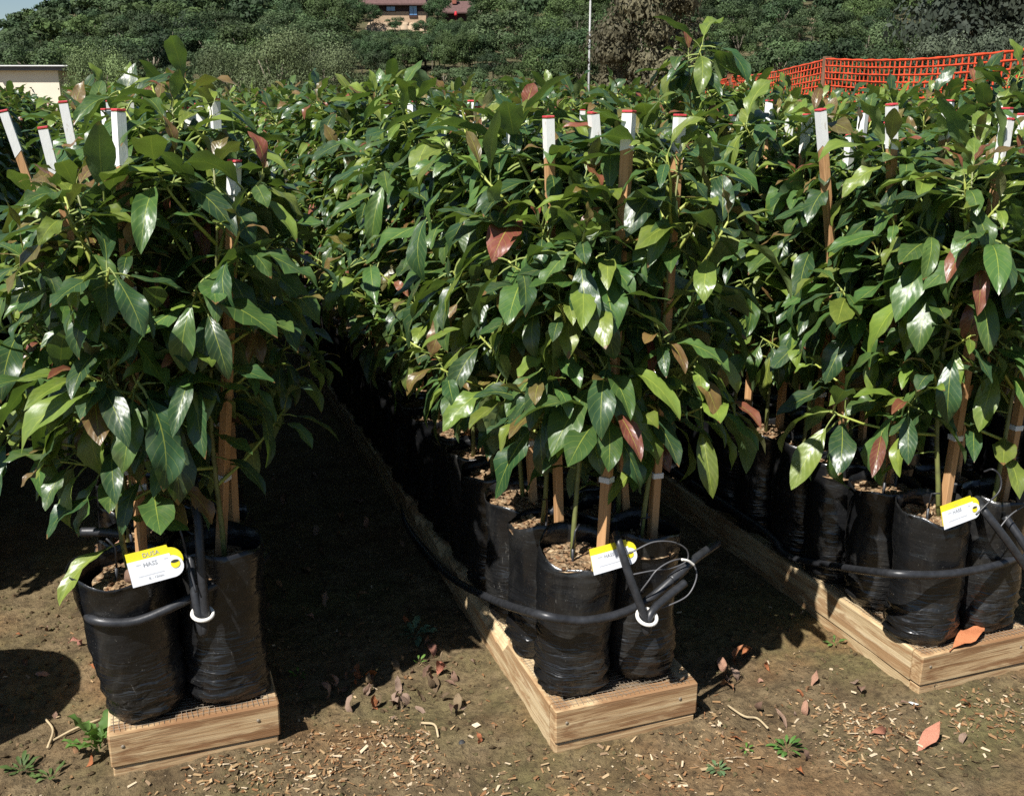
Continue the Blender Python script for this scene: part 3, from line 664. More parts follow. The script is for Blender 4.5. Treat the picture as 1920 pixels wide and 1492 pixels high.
def grow(seed, top=1.24, nsh=17, reach=1.0, lsize=1.0, dens=1.0, low=.50, face=None, soil=.335):
    """one staked sapling, local z = 0 at the bag's base. Returns (stem paths [(pts, radii)], leaves [(pos, dir, up, length, variant, tint)])"""
    r = random.Random(seed); paths = []; leaves = []
    lean = Vector((r.uniform(-.05, .05), r.uniform(-.05, .05), 0)); tp = []
    for i in range(9):
        t = i/8; tp.append(Vector((lean.x*t+.012*math.sin(t*7+seed), lean.y*t+.012*math.cos(t*6+seed*2), soil-.03+(top-soil+.03)*t)))
    paths.append((tp, [.0070-.0048*(i/8) for i in range(9)]))
    def trunk(z):
        t = max(0, min(.999, (z-soil)/(top-soil)))*8; i = int(t); return tp[i].lerp(tp[i+1], t-i)
    def put(p, d, up, L, age):
        L *= lsize; v = r.randrange(len(LSPEC)); leaves.append((p, d.normalized(), up, L*1.1, v, leaf_tint(r, age)))
    def rosette(p, d, n, L0, fresh, spread=1.0):
        side = d.orthogonal().normalized(); b = d.cross(side)
        for i in range(n):
            a = i*2.4+r.uniform(-.4, .4); rr = side*math.cos(a)+b*math.sin(a); t = i/max(1, n-1)
            dd = rr*(1.0-.35*t*fresh)*spread + d*(.25+.75*t*fresh) + Vector((0, 0, r.uniform(-1.3, .1)*(1-.6*t*fresh)))
            put(p - d*(.055*(1-t)), dd, Vector((r.uniform(-.25, .25), r.uniform(-.25, .25), 1)), L0*(1-.55*t*fresh)*r.uniform(.8, 1.15), (1-.8*t) if fresh > .4 else 1.0)
    az = r.uniform(0, 6.28)
    for s in range(nsh):
        f = (s+.5)/nsh; z = low + (top-.08-low)*f**.9; az += 2.4+r.uniform(-.4, .4); p0 = trunk(z)
        el = R(r.uniform(8, 40) + 22*f); ln = reach*r.uniform(.16, .27)*(1.08-.55*f)
        if f < .12: el = R(r.uniform(-5, 20))
        if face and math.sin(az) < -.2 and f < .5: ln *= .55
        if face and f < .2 and math.sin(az) < -.5: continue
        h = Vector((math.cos(az), math.sin(az), 0)); d = h*math.cos(el)+Vector((0, 0, math.sin(el)))
        pts = [p0+d*ln*q + Vector((0, 0, .05*ln*q*q*4)) + Vector((r.uniform(-.006, .006), r.uniform(-.006, .006), 0))*q for q in (0, .35, .7, 1.0)]
        paths.append((pts, [.0048, .0040, .0034, .0025])); dd = (pts[-1]-pts[-2]).normalized()
        nl = int(r.uniform(2, 4.2)*dens)
        for q in range(nl):
            t = .3+.55*q/nl; i = min(2, int(t*3)); p = pts[i].lerp(pts[i+1], t*3-i); a = r.uniform(0, 6.28); sd = dd.orthogonal().normalized(); sd = sd*math.cos(a)+dd.cross(sd)*math.sin(a)
            put(p, sd+h*.55+Vector((0, 0, r.uniform(-1.2, .1))), Vector((r.uniform(-.3, .3), r.uniform(-.3, .3), 1)), r.uniform(.095, .155), r.uniform(.15, 1.3))
        rosette(pts[-1], dd, int(r.uniform(6, 9.5)*dens), r.uniform(.105, .175), r.choice((.2, .7, 1.0, 1.0)))
    rosette(tp[-1], Vector((lean.x, lean.y, .3)).normalized(), int(10*dens), .14, 1.0)
    z = low-.02
    while z < top-.1:                                               # leaves straight off the stem
        a = r.uniform(0, 6.28); put(trunk(z), Vector((math.cos(a), math.sin(a), r.uniform(-.5, .2))), Vector((0, 0, 1)), r.uniform(.10, .15), 1.0); z += .06/dens
    return paths, leaves
def leaf_matrix(p, d, up, L):
    x = d.cross(up)
    if x.length < .08: x = d.orthogonal()
    x.normalize(); z = x.cross(d).normalized()
    return Matrix(((x.x*L, d.x*L, z.x*L, p.x), (x.y*L, d.y*L, z.y*L, p.y), (x.z*L, d.z*L, z.z*L, p.z), (0, 0, 0, 1)))
def massed_leaves(leaves, lib):
    VV = []; TT = []; CC = []; UU = []; k = 0
    for p, d, up, L, v, c in leaves:
        M = np.array(leaf_matrix(p, d, up, L)); V, T, U = lib[v]; VV.append(V @ M[:3, :3].T + M[:3, 3]); TT.append(T+k); UU.append(U); CC.append(np.tile(np.array([*c, 1.0], np.float32), (len(V), 1))); k += len(V)
    return np.concatenate(VV), np.concatenate(TT), np.concatenate(CC), np.concatenate(UU)
def stem_mesh(paths, n=6):
    b = MB()
    for i, (p, rr) in enumerate(paths): b.tube(p, rr, n if i == 0 else 5, 0 if i == 0 else 1)
    return b.mesh('trunk', [STEM, SHOOT])

# ------------------------------------------------------------------ bags
def bag_mesh(seed, rad=.089, hgt=.375, dip=.0, dipdir=4.2, n=36, lean=None, flare=.05):
    r = random.Random(seed); nz = 30; ph = [r.uniform(0, 6.28) for _ in range(8)]; b = MB(); V = []
    lx, ly = lean or (r.uniform(-.012, .012), r.uniform(-.012, .012))
    def ring(t, inner=0.0, off=0.0):
        for j in range(n):
            a = 2*math.pi*j/n; z = hgt*t
            rr = rad*(1.0 + .035*math.sin(2*a+ph[0]) + .02*math.sin(3*a+ph[1]+t*2) + flare*(t-.5))
            rr += .0035*math.sin(t*7+ph[2]+a*.6)
            lowz = max(0, 1-t/.42)                                   # slumped folds near the base
            fold = math.sin(t*hgt*170 + 1.6*math.sin(a*2+ph[3]) + ph[4] + 5*mnoise.noise(Vector((a*.9, t*6, seed)))) 
            rr += (.0085*lowz+.0012)*fold*(.35+.65*abs(mnoise.noise(Vector((a*1.3, t*4, seed+7)))*2))
            rr -= .016*max(0, 1-t/.06)**2 + .0
            rr += .008*mnoise.noise(Vector((math.cos(a)*1.6, math.sin(a)*1.6, t*4+seed*3))) + .0035*mnoise.noise(Vector((math.cos(a)*4, math.sin(a)*4, t*13+seed)))
            rr += .0028*math.sin(5*a+ph[5]+t*3)*max(0, (t-.6)/.4)
            if t > .8:
                k = (t-.8)/.2; z -= k*(dip*(.5+.5*math.cos(a-dipdir)) + .006*math.sin(2*a+ph[6]) + .004*math.sin(5*a+ph[7]))
            V.append(((rr-inner)*math.cos(a)+lx*t*t, (rr-inner)*math.sin(a)+ly*t*t, z-off))
    ts = [0, .012, .03] + [.03+.97*i/nz for i in range(1, nz+1)]
    for t in ts: ring(t)
    ring(1.0, .0015); ring(.93, .003); ring(.84, .003)
    k = len(V)//n; F = [(i*n+j, i*n+(j+1) % n, (i+1)*n+(j+1) % n, (i+1)*n+j) for i in range(k-1) for j in range(n)] + [tuple(range(n))[::-1]]
    b.add(V, F); me = b.mesh('grow_bag', [BAG]); return me, (lx, ly)
def mix_mesh(seed, rad=.087, z=.335):
    b = MB(); V = [(0, 0, z+.008)]; n = 26; rings = 8
    for q in range(1, rings+1):
        for j in range(n):
            a = 2*math.pi*j/n; rr = rad*q/rings; x, y = rr*math.cos(a), rr*math.sin(a); V.append((x, y, z+.008*(1-(q/rings)**2)+.007*mnoise.noise(Vector((x*60, y*60, seed)))))
    F = [(0, 1+j, 1+(j+1) % n) for j in range(n)] + [(1+q*n+j, 1+(q+1)*n+j, 1+(q+1)*n+(j+1) % n, 1+q*n+(j+1) % n) for q in range(rings-1) for j in range(n)]
    b.add(V, F); r = random.Random(seed)
    for _ in range(46):                                             # bark bits lying on the mix
        a, q = r.uniform(0, 6.28), math.sqrt(r.random())*rad*.93; T = Matrix.Translation((q*math.cos(a), q*math.sin(a), z+.009*(1-(q/rad)**2)+.004)) @ Matrix.Rotation(r.uniform(0, 6.28), 4, 'Z') @ Matrix.Rotation(r.uniform(-.5, .5), 4, 'X')
        s = r.uniform(.004, .011); b.box((-s, -s*.5, -.002), (s, s*.5, .002), T=T)
    return b.mesh('potting_mix', [MIXM], smooth=False)
BAGS = [bag_mesh(11+i, dip=(.0, .012, .02, .03, .008, .016)[i])[0] for i in range(6)]; MIXES = [mix_mesh(i) for i in range(4)]
def stake_mesh(a, b_, half=.0125, white=.105):
    """square timber from a to b_: lower wood, upper painted part, red end"""
    a, b_ = Vector(a), Vector(b_); d = (b_-a); L = d.length; q = d.to_track_quat('Z', 'Y').to_matrix().to_4x4(); T = Matrix.Translation(a) @ q
    w_ = MB(); w_.box((-half, -half*.8, 0), (half, half*.8, L-.009), bev=.0012, T=T); wm = w_.mesh('stake', [STAKE], False)
    p = MB(); p.box((-half-.0006, -half*.8-.0006, L-white), (half+.0006, half*.8+.0006, L-.007)); p.v = [tuple(T @ Vector((x, y, z+(rng.uniform(-.016, .012) if z < L-.05 else 0)))) for x, y, z in p.v]; r_ = MB(); r_.box((-half-.001, -half*.8-.001, L-.0048), (half+.001, half*.8+.001, L), bev=.001, T=T)
    return wm, p.mesh('painted_tip', [WHITE], False), r_.mesh('red_end', [RED], False), T, L
def add_stake(root, a, b_, tapes=(), white=.105, half=.0125):
    wm, pm, rm, T, L = stake_mesh(a, b_, half, white); st = obj('stake', wm, root); obj('painted_tip', pm, st); obj('red_end', rm, st)
    for t in tapes:
        m = MB(); m.box((-half-.002, -half-.002, t), (half+.002, half+.002, t+.014), bev=.001, T=T); obj('tie_tape', m.mesh('tie_tape', [TAPE], False), root)
    return st
STD_STAKE = [stake_mesh((.03, .02, .26), (.035+dx, .02+dy, 1.335+h)) for dx, dy, h in ((.02, 0, 0), (-.03, .03, -.04), (.04, -.02, .03), (0, .04, -.09), (-.01, -.03, .015))]

NEARP = [dict(seed=300+i, top=1.23+.14*((i*37) % 10)/10, nsh=16+i % 2, lsize=1.04, dens=1.1, low=.56) for i in range(9)]
PROTO = []
for q in NEARP:
    paths, lv = grow(**q); V, T, C, U = massed_leaves(lv, LEAF_ARR)
    PROTO.append((stem_mesh(paths), tri_mesh('foliage', V, T, [LEAF_A], attrs=[('tint', 'FLOAT_COLOR', C), ('blade', 'FLOAT_VECTOR', U)]), paths, lv))

# every plant's spot: two to a row of bags, .192 m apart down the bed
PITCH_Y = .193
plants = []
for k in BED_X:
    i = 0
    while FRONT[k]+.105+i*PITCH_Y < BACK-.1:
        if BED_X[k] > 4.2 and FRONT[k]+i*PITCH_Y > 11: break
        for c in (0, 1):
            x = BED_X[k]+BED_W*(.225 if c == 0 else .735)+rng.uniform(-.008, .008); y = FRONT[k]+.105+i*PITCH_Y+(.012 if c else 0)+rng.uniform(-.01, .01)
            v = np.array([x, y, 1.4])-_C; Z = v @ _F; px = CX+FPX*(v @ _R)/Z
            plants.append(dict(k=k, i=i, c=c, x=x, y=y, Z=Z, px=px, d=math.hypot(x, y)))
        i += 1
seen = [p for p in plants if -260 < p['px'] < 2180 or (p['k'] in (-1, 0) and p['y'] < 5)]
seen.sort(key=lambda p: p['d'])
print('plants', len(plants), 'seen', len(seen))
NL, NI = 72, 292                                                    # with single leaves / as individuals
FRONTSPEC = {  # (bed, row, column): stake top in the photo, crown settings
    (0, 0, 0): dict(px=(222, 205), grow=dict(seed=41, top=1.22, nsh=18, lsize=1.12, dens=1.1, low=.47, face=1)),
    (0, 0, 1): dict(px=(440, 300), grow=dict(seed=52, top=1.26, nsh=18, reach=1.15, lsize=1.08, dens=1.05, low=.53, face=1)),
    (0, 1, 0): dict(px=(80, 238), grow=dict(seed=43, top=1.18, nsh=16, lsize=1.1, dens=1.0, low=.58)),
    (0, 2, 0): dict(px=(118, 190), grow=dict(seed=44, top=1.22, nsh=16, lsize=1.08, dens=1.0, low=.58)),
    (0, 3, 0): dict(px=(6, 207), grow=dict(seed=45, top=1.2, nsh=16, lsize=1.05, dens=1.0, low=.58)),
    (1, 0, 0): dict(px=(1180, 208), grow=dict(seed=61, reach=1.12, top=1.10, nsh=18, lsize=1.04, dens=1.15, low=.55, face=1)),
    (1, 0, 1): dict(px=(1275, 215), grow=dict(seed=62, reach=1.2, top=1.28, nsh=17, lsize=1.06, dens=1.1, low=.54, face=1)),
    (1, 1, 0): dict(px=(1028, 218), grow=dict(seed=63, reach=1.2, top=1.26, nsh=17, lsize=1.12, dens=1.05, low=.58)),
    (1, 1, 1): dict(px=(1112, 210), grow=dict(seed=64, top=1.34, nsh=17, lsize=1.08, dens=1.0, low=.58)),
    (1, 2, 0): dict(px=(958, 225), grow=dict(seed=65, top=1.36, nsh=16, lsize=1.08, dens=1.0, low=.58)),
    (2, 7, 0): dict(px=(1335, 214), grow=dict(seed=66, top=1.56, nsh=17, lsize=1.08, dens=1.0, low=.58)),
    (1, 6, 0): dict(px=(895, 210), grow=dict(seed=67, top=1.40, nsh=17, lsize=1.05, dens=1.0, low=.58)),
    (2, 0, 0): dict(px=(1889, 222), grow=dict(seed=71, top=1.24, nsh=18, lsize=1.06, dens=1.1, low=.56, face=1)),
    (2, 0, 1): dict(px=(2010, 230), grow=dict(seed=74, top=1.28, nsh=17, lsize=1.1, dens=1.0, low=.52, face=1)),
    (2, 1, 0): dict(px=(1672, 195), grow=dict(seed=72, top=1.25, nsh=17, lsize=1.1, dens=1.05, low=.58)),
    (2, 2, 0): dict(px=(1538, 205), grow=dict(seed=73, top=1.25, nsh=16, lsize=1.08, dens=1.0, low=.58)),
}
PLACE = {(0, 0, 0): 'avocado sapling in the front corner bag that carries the DUSA tag', (0, 0, 1): 'avocado sapling in the front bag beside the DUSA tagged bag',
         (1, 0, 0): 'avocado sapling in the front bag with the tag under the drooping tube end', (1, 0, 1): 'avocado sapling in the front bag behind the looped thin drip lines',
         (2, 0, 0): 'avocado sapling in the front bag with the half shaded tag', (2, 0, 1): 'avocado sapling in the bag behind the big orange dry leaf',
         (0, 1, 0): 'second avocado sapling behind the DUSA tagged bag', (1, 1, 0): 'second avocado sapling behind the bag under the drooping tube end', (2, 1, 0): 'second avocado sapling behind the half shaded tag'}
def bag_for(p):
    return BAGS[rng.randrange(6)]
far = []
for q, p in enumerate(seen):
    key = (p['k'], p['i'], p['c'])
    if q >= NI: far.append(p); continue
    root = empty('potted_avocado_sapling', (p['x'], p['y'], TOPZ+.001)); sp = FRONTSPEC.get(key)
    lab = PLACE.get(key)
    if lab: tag(root, lab, 'potted sapling')
    else: 
        n_ = ORD[p['i']] if p['i'] < len(ORD) else 'far'
        tag(root, 'avocado sapling in %s bag back, %s, %s' % (n_, 'netting side' if p['c'] else 'far side', BEDNAME[p['k']]), 'potted sapling', 'avocado saplings in ' + BEDNAME[p['k']])
    yaw = rng.uniform(0, 6.28)
    front = p['i'] == 0
    if front and p['c'] == 0 and p['k'] in (0, 1, 2):
        me = bag_mesh(70+p['k'], rad=(.100, .090, .094)[p['k']], lean=((-.03, -.01), (.012, .0), (-.008, .0))[p['k']], flare=(.16, .06, .0)[p['k']], hgt=(.385, .385, .385)[p['k']], dip=(.012, .055, .03)[p['k']], dipdir=(4.9, 4.9, 4.6)[p['k']])[0]; bg = obj('grow_bag', me, root)
    elif front and p['k'] in (0, 1, 2):
        me = bag_mesh(80+p['k'], rad=(.094, .088, .09)[p['k']], hgt=.39, dip=.004)[0]; bg = obj('grow_bag', me, root)
    else: bg = obj('grow_bag', bag_for(p), root); bg.rotation_euler = (0, 0, yaw)
    mx = obj('potting_mix', MIXES[rng.randrange(4)], bg); mx.rotation_euler = (0, 0, rng.uniform(0, 6)); 
    if q < NL or sp:
        g = dict(sp['grow']) if sp else dict(seed=500+q, top=1.18+rng.uniform(0, .17), nsh=16, dens=1.0, lsize=1.08, low=.58, reach=1.25 if p['c'] else 1.05)
        if not sp and p['k'] == 0 and p['c']: g['top'] += .05; g['reach'] = 1.4
        paths, lv = grow(**g); obj('trunk', stem_mesh(paths, 7), root)
        for (P, D, UP, L, v, c) in lv:
            o = bpy.data.objects.new('leaf', LEAF_ME[v]); COL.objects.link(o); o.parent = root; o.matrix_basis = leaf_matrix(P, D, UP, L); o.color = (*c, 1)
        a = (rng.uniform(.028, .045), rng.uniform(-.03, .03), .27)
        if sp:
            b_ = at_y(*sp['px'], p['y']+a[1]); b_ = Vector((b_[0]-p['x'], b_[1]-p['y'], b_[2]-TOPZ))
        else: b_ = Vector((a[0]+rng.uniform(-.05, .05), a[1]+rng.uniform(-.04, .04), 1.37+rng.uniform(-.07, .03)))
        if key == (1, 0, 0): a = (.052, -.035, .27)
        if key == (0, 0, 1): a = (.0, .05, .27)
        if key == (0, 0, 0): a = (.02, -.01, .27)
        add_stake(root, a, b_, tapes=[rng.uniform(.22, .30), rng.uniform(.5, .8)], white=.085 if sp and p['k'] == 1 else .105, half=.0118)
    else:
        tr, fo, _, _ = PROTO[rng.randrange(len(PROTO))]; t = obj('trunk', tr, root); t.rotation_euler = (0, 0, yaw); f = obj('foliage', fo, root); f.rotation_euler = (0, 0, yaw); stuff(f); t.scale = f.scale = (1, 1, rng.uniform(1.0, 1.09))
        s = STD_STAKE[rng.randrange(5)]; st = obj('stake', s[0], root); st.rotation_euler = (0, 0, rng.uniform(-.5, .5)); obj('painted_tip', s[1], st); obj('red_end', s[2], st)

def far_plants():
    """the rest of the nursery block, too many to count, as one mass"""
    low = [massed_leaves(P[3], LEAF_LOW) for P in PROTO]; VV = []; TT = []; CC = []; UU = []; MM = []; k = 0
    def add(V, T, c, m, U=None):
        nonlocal k
        VV.append(V); TT.append(T+k); CC.append(c if hasattr(c, 'shape') else np.tile(np.array([*c, 1], np.float32), (len(V), 1))); UU.append(U if U is not None else np.zeros((len(V), 3), np.float32)); MM.append(np.full(len(T), m)); k += len(V)
    bx = MB().box((0, 0, 0), (1, 1, 1)); BV = np.array(bx.v, np.float32); BT = np.array([t for f in bx.f for t in ((f[0], f[1], f[2]), (f[0], f[2], f[3]))])
    cy = MB().lathe([(.085, 0), (.09, .2), (.092, .37), (.0, .345)], 10); CV = np.array(cy.v, np.float32); CT = np.array([t for f in cy.f for t in ((f[0], f[1], f[2]), (f[0], f[2], f[3]))])
    for p in far:
        V, T, C, U = low[rng.randrange(len(low))]; a = rng.uniform(0, 6.28); c, s = math.cos(a), math.sin(a); o = np.array([p['x'], p['y'], TOPZ])
        sc = rng.uniform(1.0, 1.1)
        add(np.stack([V[:, 0]*c-V[:, 1]*s, V[:, 0]*s+V[:, 1]*c, V[:, 2]*sc], -1)+o, T, C, 0, U)
        sx, sy, h = rng.uniform(-.04, .04), rng.uniform(-.04, .04), 1.29+rng.uniform(-.07, .03)
        add(BV*np.array([.025, .02, h-.105-.26])+o+np.array([sx, sy, .26]), BT, (0, 0, 0), 1)
        add(BV*np.array([.026, .021, .105])+o+np.array([sx-.0005, sy-.0005, h-.105]), BT, (0, 0, 0), 2)
        add(CV+o, CT, (0, 0, 0), 3)
    me = tri_mesh('far_saplings', np.concatenate(VV), np.concatenate(TT), [LEAF_A, STAKE, WHITE, BAG], np.concatenate(MM), True, [('tint', 'FLOAT_COLOR', np.concatenate(CC)), ('blade', 'FLOAT_VECTOR', np.concatenate(UU))])
    tag(obj('distant_saplings', me), 'mass of potted avocado saplings filling the far end of the beds', 'saplings', kind='stuff')
far_plants()

# ------------------------------------------------------------------ irrigation tubes and drip lines
def tube_obj(name, pts, r, mat, parent=None, n=12, per=8): b = MB(); b.tube(smooth_path(pts, per), r, n); return obj(name, b.mesh(name, [mat]), parent)
def ring_obj(name, c, axis_, R_, r_, mat, parent):
    q = Vector(axis_).normalized(); s = q.orthogonal().normalized(); t = q.cross(s); P = [Vector(c)+(s*math.cos(a)+t*math.sin(a))*R_ for a in np.linspace(0, 2*math.pi, 25)]
    b = MB(); b.tube(P, r_, 8, caps=False); b.v = [v for v in b.v]; return obj(name, b.mesh(name, [mat]), parent)
TR = .0108
yA, yB, yC = FRONT[0], FRONT[1], FRONT[2]
# bed with the DUSA tag
t = empty('irrigation_tube', (0, 0, 0)); tag(t, 'black irrigation tube wrapped round the DUSA tagged bag', 'irrigation tube', 'black irrigation tubes')
pA = [at_x(190, 1010, -.235), at_x(168, 1100, -.228), at_y(164, 1142, yA+.10), at_y(178, 1163, yA+.005), at_y(252, 1165, yA-.012), at_y(335, 1132, yA+.0), at_y(400, 1098, yA+.035), at_y(470, 1070, yA+.10), at_y(500, 1040, yA+.22)]
pA = [(-.20, yA+.62, .33), (-.215, yA+.35, .335)] + pA[2:]
tube_obj('hose', pA, TR, TUBE, t)
pE = [at_y(356, 1045, yA+.03), at_y(362, 1090, yA-.005), at_y(372, 1150, yA-.03), at_y(381, 1186, yA-.035), at_y(385, 1150, yA-.035), at_y(376, 1050, yA-.02), at_y(372, 985, yA+.01), at_y(366, 945, yA+.05), at_y(364, 905, yA+.14)]
tube_obj('folded_end', pE, TR*.95, TUBE, t, per=10); ring_obj('clamp_ring', at_y(380, 1150, yA-.033), (.1, -.3, 1), .0225, .0045, RING, t)
tube_obj('drip_line', [at_y(325, 955, yA+.03), at_y(340, 1000, yA-.0), at_y(352, 1050, yA-.01), at_y(368, 1110, yA-.045)], .0028, TUBE, t, 6)
tube_obj('cross_hose', [at_y(153, 997, yA+.22), at_y(190, 997, yA+.20), at_y(232, 1001, yA+.17)], TR, TUBE, t)
# bed with looped drip lines
t = empty('irrigation_tube', (0, 0, 0)); tag(t, 'black irrigation tube with thin looped lines across the front bags', 'irrigation tube', 'black irrigation tubes')
xl = BED_X[1]-.006
pB = [(xl+.03, yB+1.6, .13), at_x(760, 975, xl+.005), at_x(800, 1035, xl-.004), at_x(850, 1085, xl-.012), at_x(925, 1124, xl-.006), at_y(1000, 1149, yB+.04), at_y(1080, 1163, yB-.006), at_y(1150, 1154, yB-.008), at_y(1210, 1128, yB+.01), at_y(1262, 1085, yB+.02), at_y(1300, 1050, yB+.04), at_y(1345, 1018, yB+.12)]
tube_obj('hose', pB, TR, TUBE, t)
pE = [at_y(1155, 1000, yB+.03), at_y(1162, 1022, yB-.005), at_y(1182, 1085, yB-.03), at_y(1206, 1150, yB-.05), at_y(1213, 1184, yB-.055), at_y(1220, 1150, yB-.05), at_y(1250, 1120, yB-.02), at_y(1284, 1092, yB-.0)]
tube_obj('folded_end', pE, TR*.92, TUBE, t, per=10); ring_obj('clamp_ring', at_y(1213, 1156, yB-.052), (.05, -.5, 1), .0235, .0045, RING, t)
tube_obj('collar', [at_y(1258, 1088, yB+.019), at_y(1284, 1064, yB+.03)], TR*1.22, TUBE, t)
yl = yB-.015
for pts in ([(1172, 1040), (1190, 1032), (1225, 1016), (1262, 1016), (1287, 1030), (1288, 1050), (1262, 1064), (1220, 1070), (1185, 1077)], [(1198, 1112), (1215, 1090), (1232, 1068), (1258, 1052), (1282, 1048), (1300, 1058), (1306, 1082), (1290, 1115), (1255, 1134), (1218, 1146)]):
    tube_obj('drip_line', [at_y(a, b, yl-.012*math.sin(i)) for i, (a, b) in enumerate(pts)], .0019, THIN, t, 6)
tube_obj('white_sleeve', [at_y(1278, 1048.5, yl-.006), at_y(1290, 1051, yl-.006), at_y(1301, 1059, yl-.004)], .0034, RING, t, 6)
# bed with the orange leaf
t = empty('irrigation_tube', (0, 0, 0)); tag(t, 'black irrigation tube round the bags behind the big orange dry leaf', 'irrigation tube', 'black irrigation tubes')
xl = BED_X[2]-.004
pC = [(xl+.02, yC+1.5, .16), (xl-.004, yC+.75, .18), at_x(1475, 1040, xl-.006), at_x(1560, 1060, xl-.004), at_y(1660, 1074, yC+.05), at_y(1760, 1077, yC+.0), at_y(1850, 1064, yC+.0), at_y(1905, 1046, yC+.03), at_y(1990, 1010, yC+.12)]
tube_obj('hose', pC, TR, TUBE, t)
tube_obj('folded_end', [at_y(1832, 935, yC+.05), at_y(1846, 958, yC-.005), at_y(1888, 1013, yC-.04), at_y(1925, 1065, yC-.06), at_y(1948, 1100, yC-.07), at_y(1936, 1050, yC-.05), at_y(1912, 1008, yC-.02), at_y(1884, 968, yC+.02)], TR*.95, TUBE, t, per=10)
tube_obj('drip_line', [at_y(1830, 965, yC-.01), at_y(1850, 945, yC-.012), at_y(1874, 920, yC-.01), at_y(1876, 895, yC), at_y(1862, 880, yC+.01), at_y(1845, 884, yC+.03)], .0025, TUBE, t, 6)
tube_obj('drip_line', [at_y(1872, 992, yC-.02), at_y(1895, 965, yC-.018), at_y(1925, 945, yC-.01)], .0018, THIN, t, 6)
# drip stakes pushed into the front bags
for k, i, c, dx, dy, h in ((0, 0, 0, -.035, -.02, .12), (0, 1, 0, .0, -.02, .10), (0, 2, 0, .02, -.02, .12), (1, 0, 0, -.02, -.03, .10), (1, 0, 1, -.02, -.02, .10), (1, 1, 0, 0, -.02, .09), (2, 0, 0, -.04, -.02, .09), (2, 1, 0, -.03, -.02, .12), (2, 2, 0, -.03, -.02, .12), (2, 1, 0, .03, 0, .11), (1, 1, 1, 0, 0, .1)):
    p = next(q for q in plants if (q['k'], q['i'], q['c']) == (k, i, c)); z0 = TOPZ+.33
    b = MB(); b.tube([(0, 0, -.03), (0, 0, .045)], [.003, .0042], 6); b.tube([(0, 0, .045), (.004, .0, .06+h*.3), (.02, .012, h)], .0024, 6)
    o = obj('drip_stake', b.mesh('drip_stake', [TUBE])); o.location = (p['x']+dx, p['y']+dy, z0); o.rotation_euler = (rng.uniform(-.15, .15), rng.uniform(-.15, .15), rng.uniform(0, 6))
    tag(o, 'thin black drip stake pushed into a bag in ' + BEDNAME[k], 'drip stake', 'drip stakes in ' + BEDNAME[k])

# ------------------------------------------------------------------ plant tags
def text_mesh(s, size):
    c = bpy.data.curves.new('lettering', 'FONT'); c.body = s; c.size = size; c.align_x = 'CENTER'; c.align_y = 'CENTER'; c.resolution_u = 2
    o = bpy.data.objects.new('tmp', c); COL.objects.link(o); bpy.context.view_layer.update(); me = bpy.data.meshes.new_from_object(o); bpy.data.objects.remove(o); me.materials.clear(); return me
def plate(wd, ht, hole=True, m=0, th=.0008):
    """label card: square end at the left, round eyelet end at the right"""
    b = MB(); pts = [(-wd/2, -ht/2), (wd/2-ht*.42, -ht/2)] + [(wd/2-ht*.42+ht*.42*math.sin(a), -ht*.06-ht*.44*math.cos(a)+ht*.0) for a in np.linspace(.15, math.pi-.05, 12)] + [(wd/2-ht*.42, ht/2-.001), (-wd/2, ht/2)]
    n = len(pts); V = [(x, 0, y) for x, y in pts] + [(x, th, y) for x, y in pts]; b.add(V, [tuple(range(n)), tuple(range(2*n-1, n-1, -1))] + [(i, n+i, n+(i+1) % n, (i+1) % n) for i in range(n)]); return b
def make_tag(px0, px1, Y, ht, rot, tilt, label, words, yaw=0.0):
    c = (at_y(*px0, Y)+at_y(*px1, Y))/2; wd = float(np.linalg.norm(at_y(*px0, Y)-at_y(*px1, Y)))
    root = empty('plant_tag', c, (R(tilt), 0, 0)); root.rotation_euler = (Matrix.Rotation(yaw, 3, 'Z') @ Matrix.Rotation(rot, 3, 'Y') @ Matrix.Rotation(R(tilt), 3, 'X')).to_euler(); tag(root, label, 'plant tag')
    y = plate(wd, ht); yo = obj('yellow_card', y.mesh('yellow_card', [TAGY], False), root); yo.location = (0, .0035, ht*.12)
    wht = plate(wd*.985, ht*.86); wo = obj('white_card', wht.mesh('white_card', [TAGW], False), root); wo.location = (-.001, 0, -ht*.10)
    b = MB(); P = [(math.cos(a), math.sin(a)) for a in np.linspace(0, 2*math.pi, 17)[:-1]]; b.add([(x*ht*.15, -.0006, z*ht*.15) for x, z in P], [tuple(range(16))]); e = obj('eyelet', b.mesh('eyelet', [TAGY], False), root); e.location = (wd*.34, -.0004, -ht*.08)
    b = MB(); b.add([(x*ht*.13, -.0012, z*ht*.05+ht*.09) for x, z in P], [tuple(range(16))]); h = obj('eyelet_hole', b.mesh('eyelet_hole', [INK], False), e)
    RX = Matrix.Rotation(R(90), 4, 'X')
    for s, size, x, z, mt in words:
        me = text_mesh(s, size); me.materials.append(mt); o = obj('lettering', me, root); o.matrix_basis = Matrix.Translation((x*wd, -.0011 if z < .32 else .0028, z*ht)) @ RX
    for z, x0, x1 in ((-.22, -.36, .12), (.18, .16, .23), (.18, -.36, -.27)):
        b = MB(); b.add([(x0*wd, -.0011, z*ht), (x1*wd, -.0011, z*ht), (x1*wd, -.0011, z*ht+.0007), (x0*wd, -.0011, z*ht+.0007)], [(0, 1, 2, 3)]); obj('printed_rule', b.mesh('printed_rule', [INKG], False), root)
    return root
make_tag((241, 1068), (345, 1053), FRONT[0]-.030, .066, -.14, -8, 'yellow and white plant tag lettered DUSA and HASS', [('DUSA', .014, -.05, .44, INKG), ('HASS', .013, -.10, .14, INKG), ('B - 12mm', .008, -.05, -.34, INKG)])
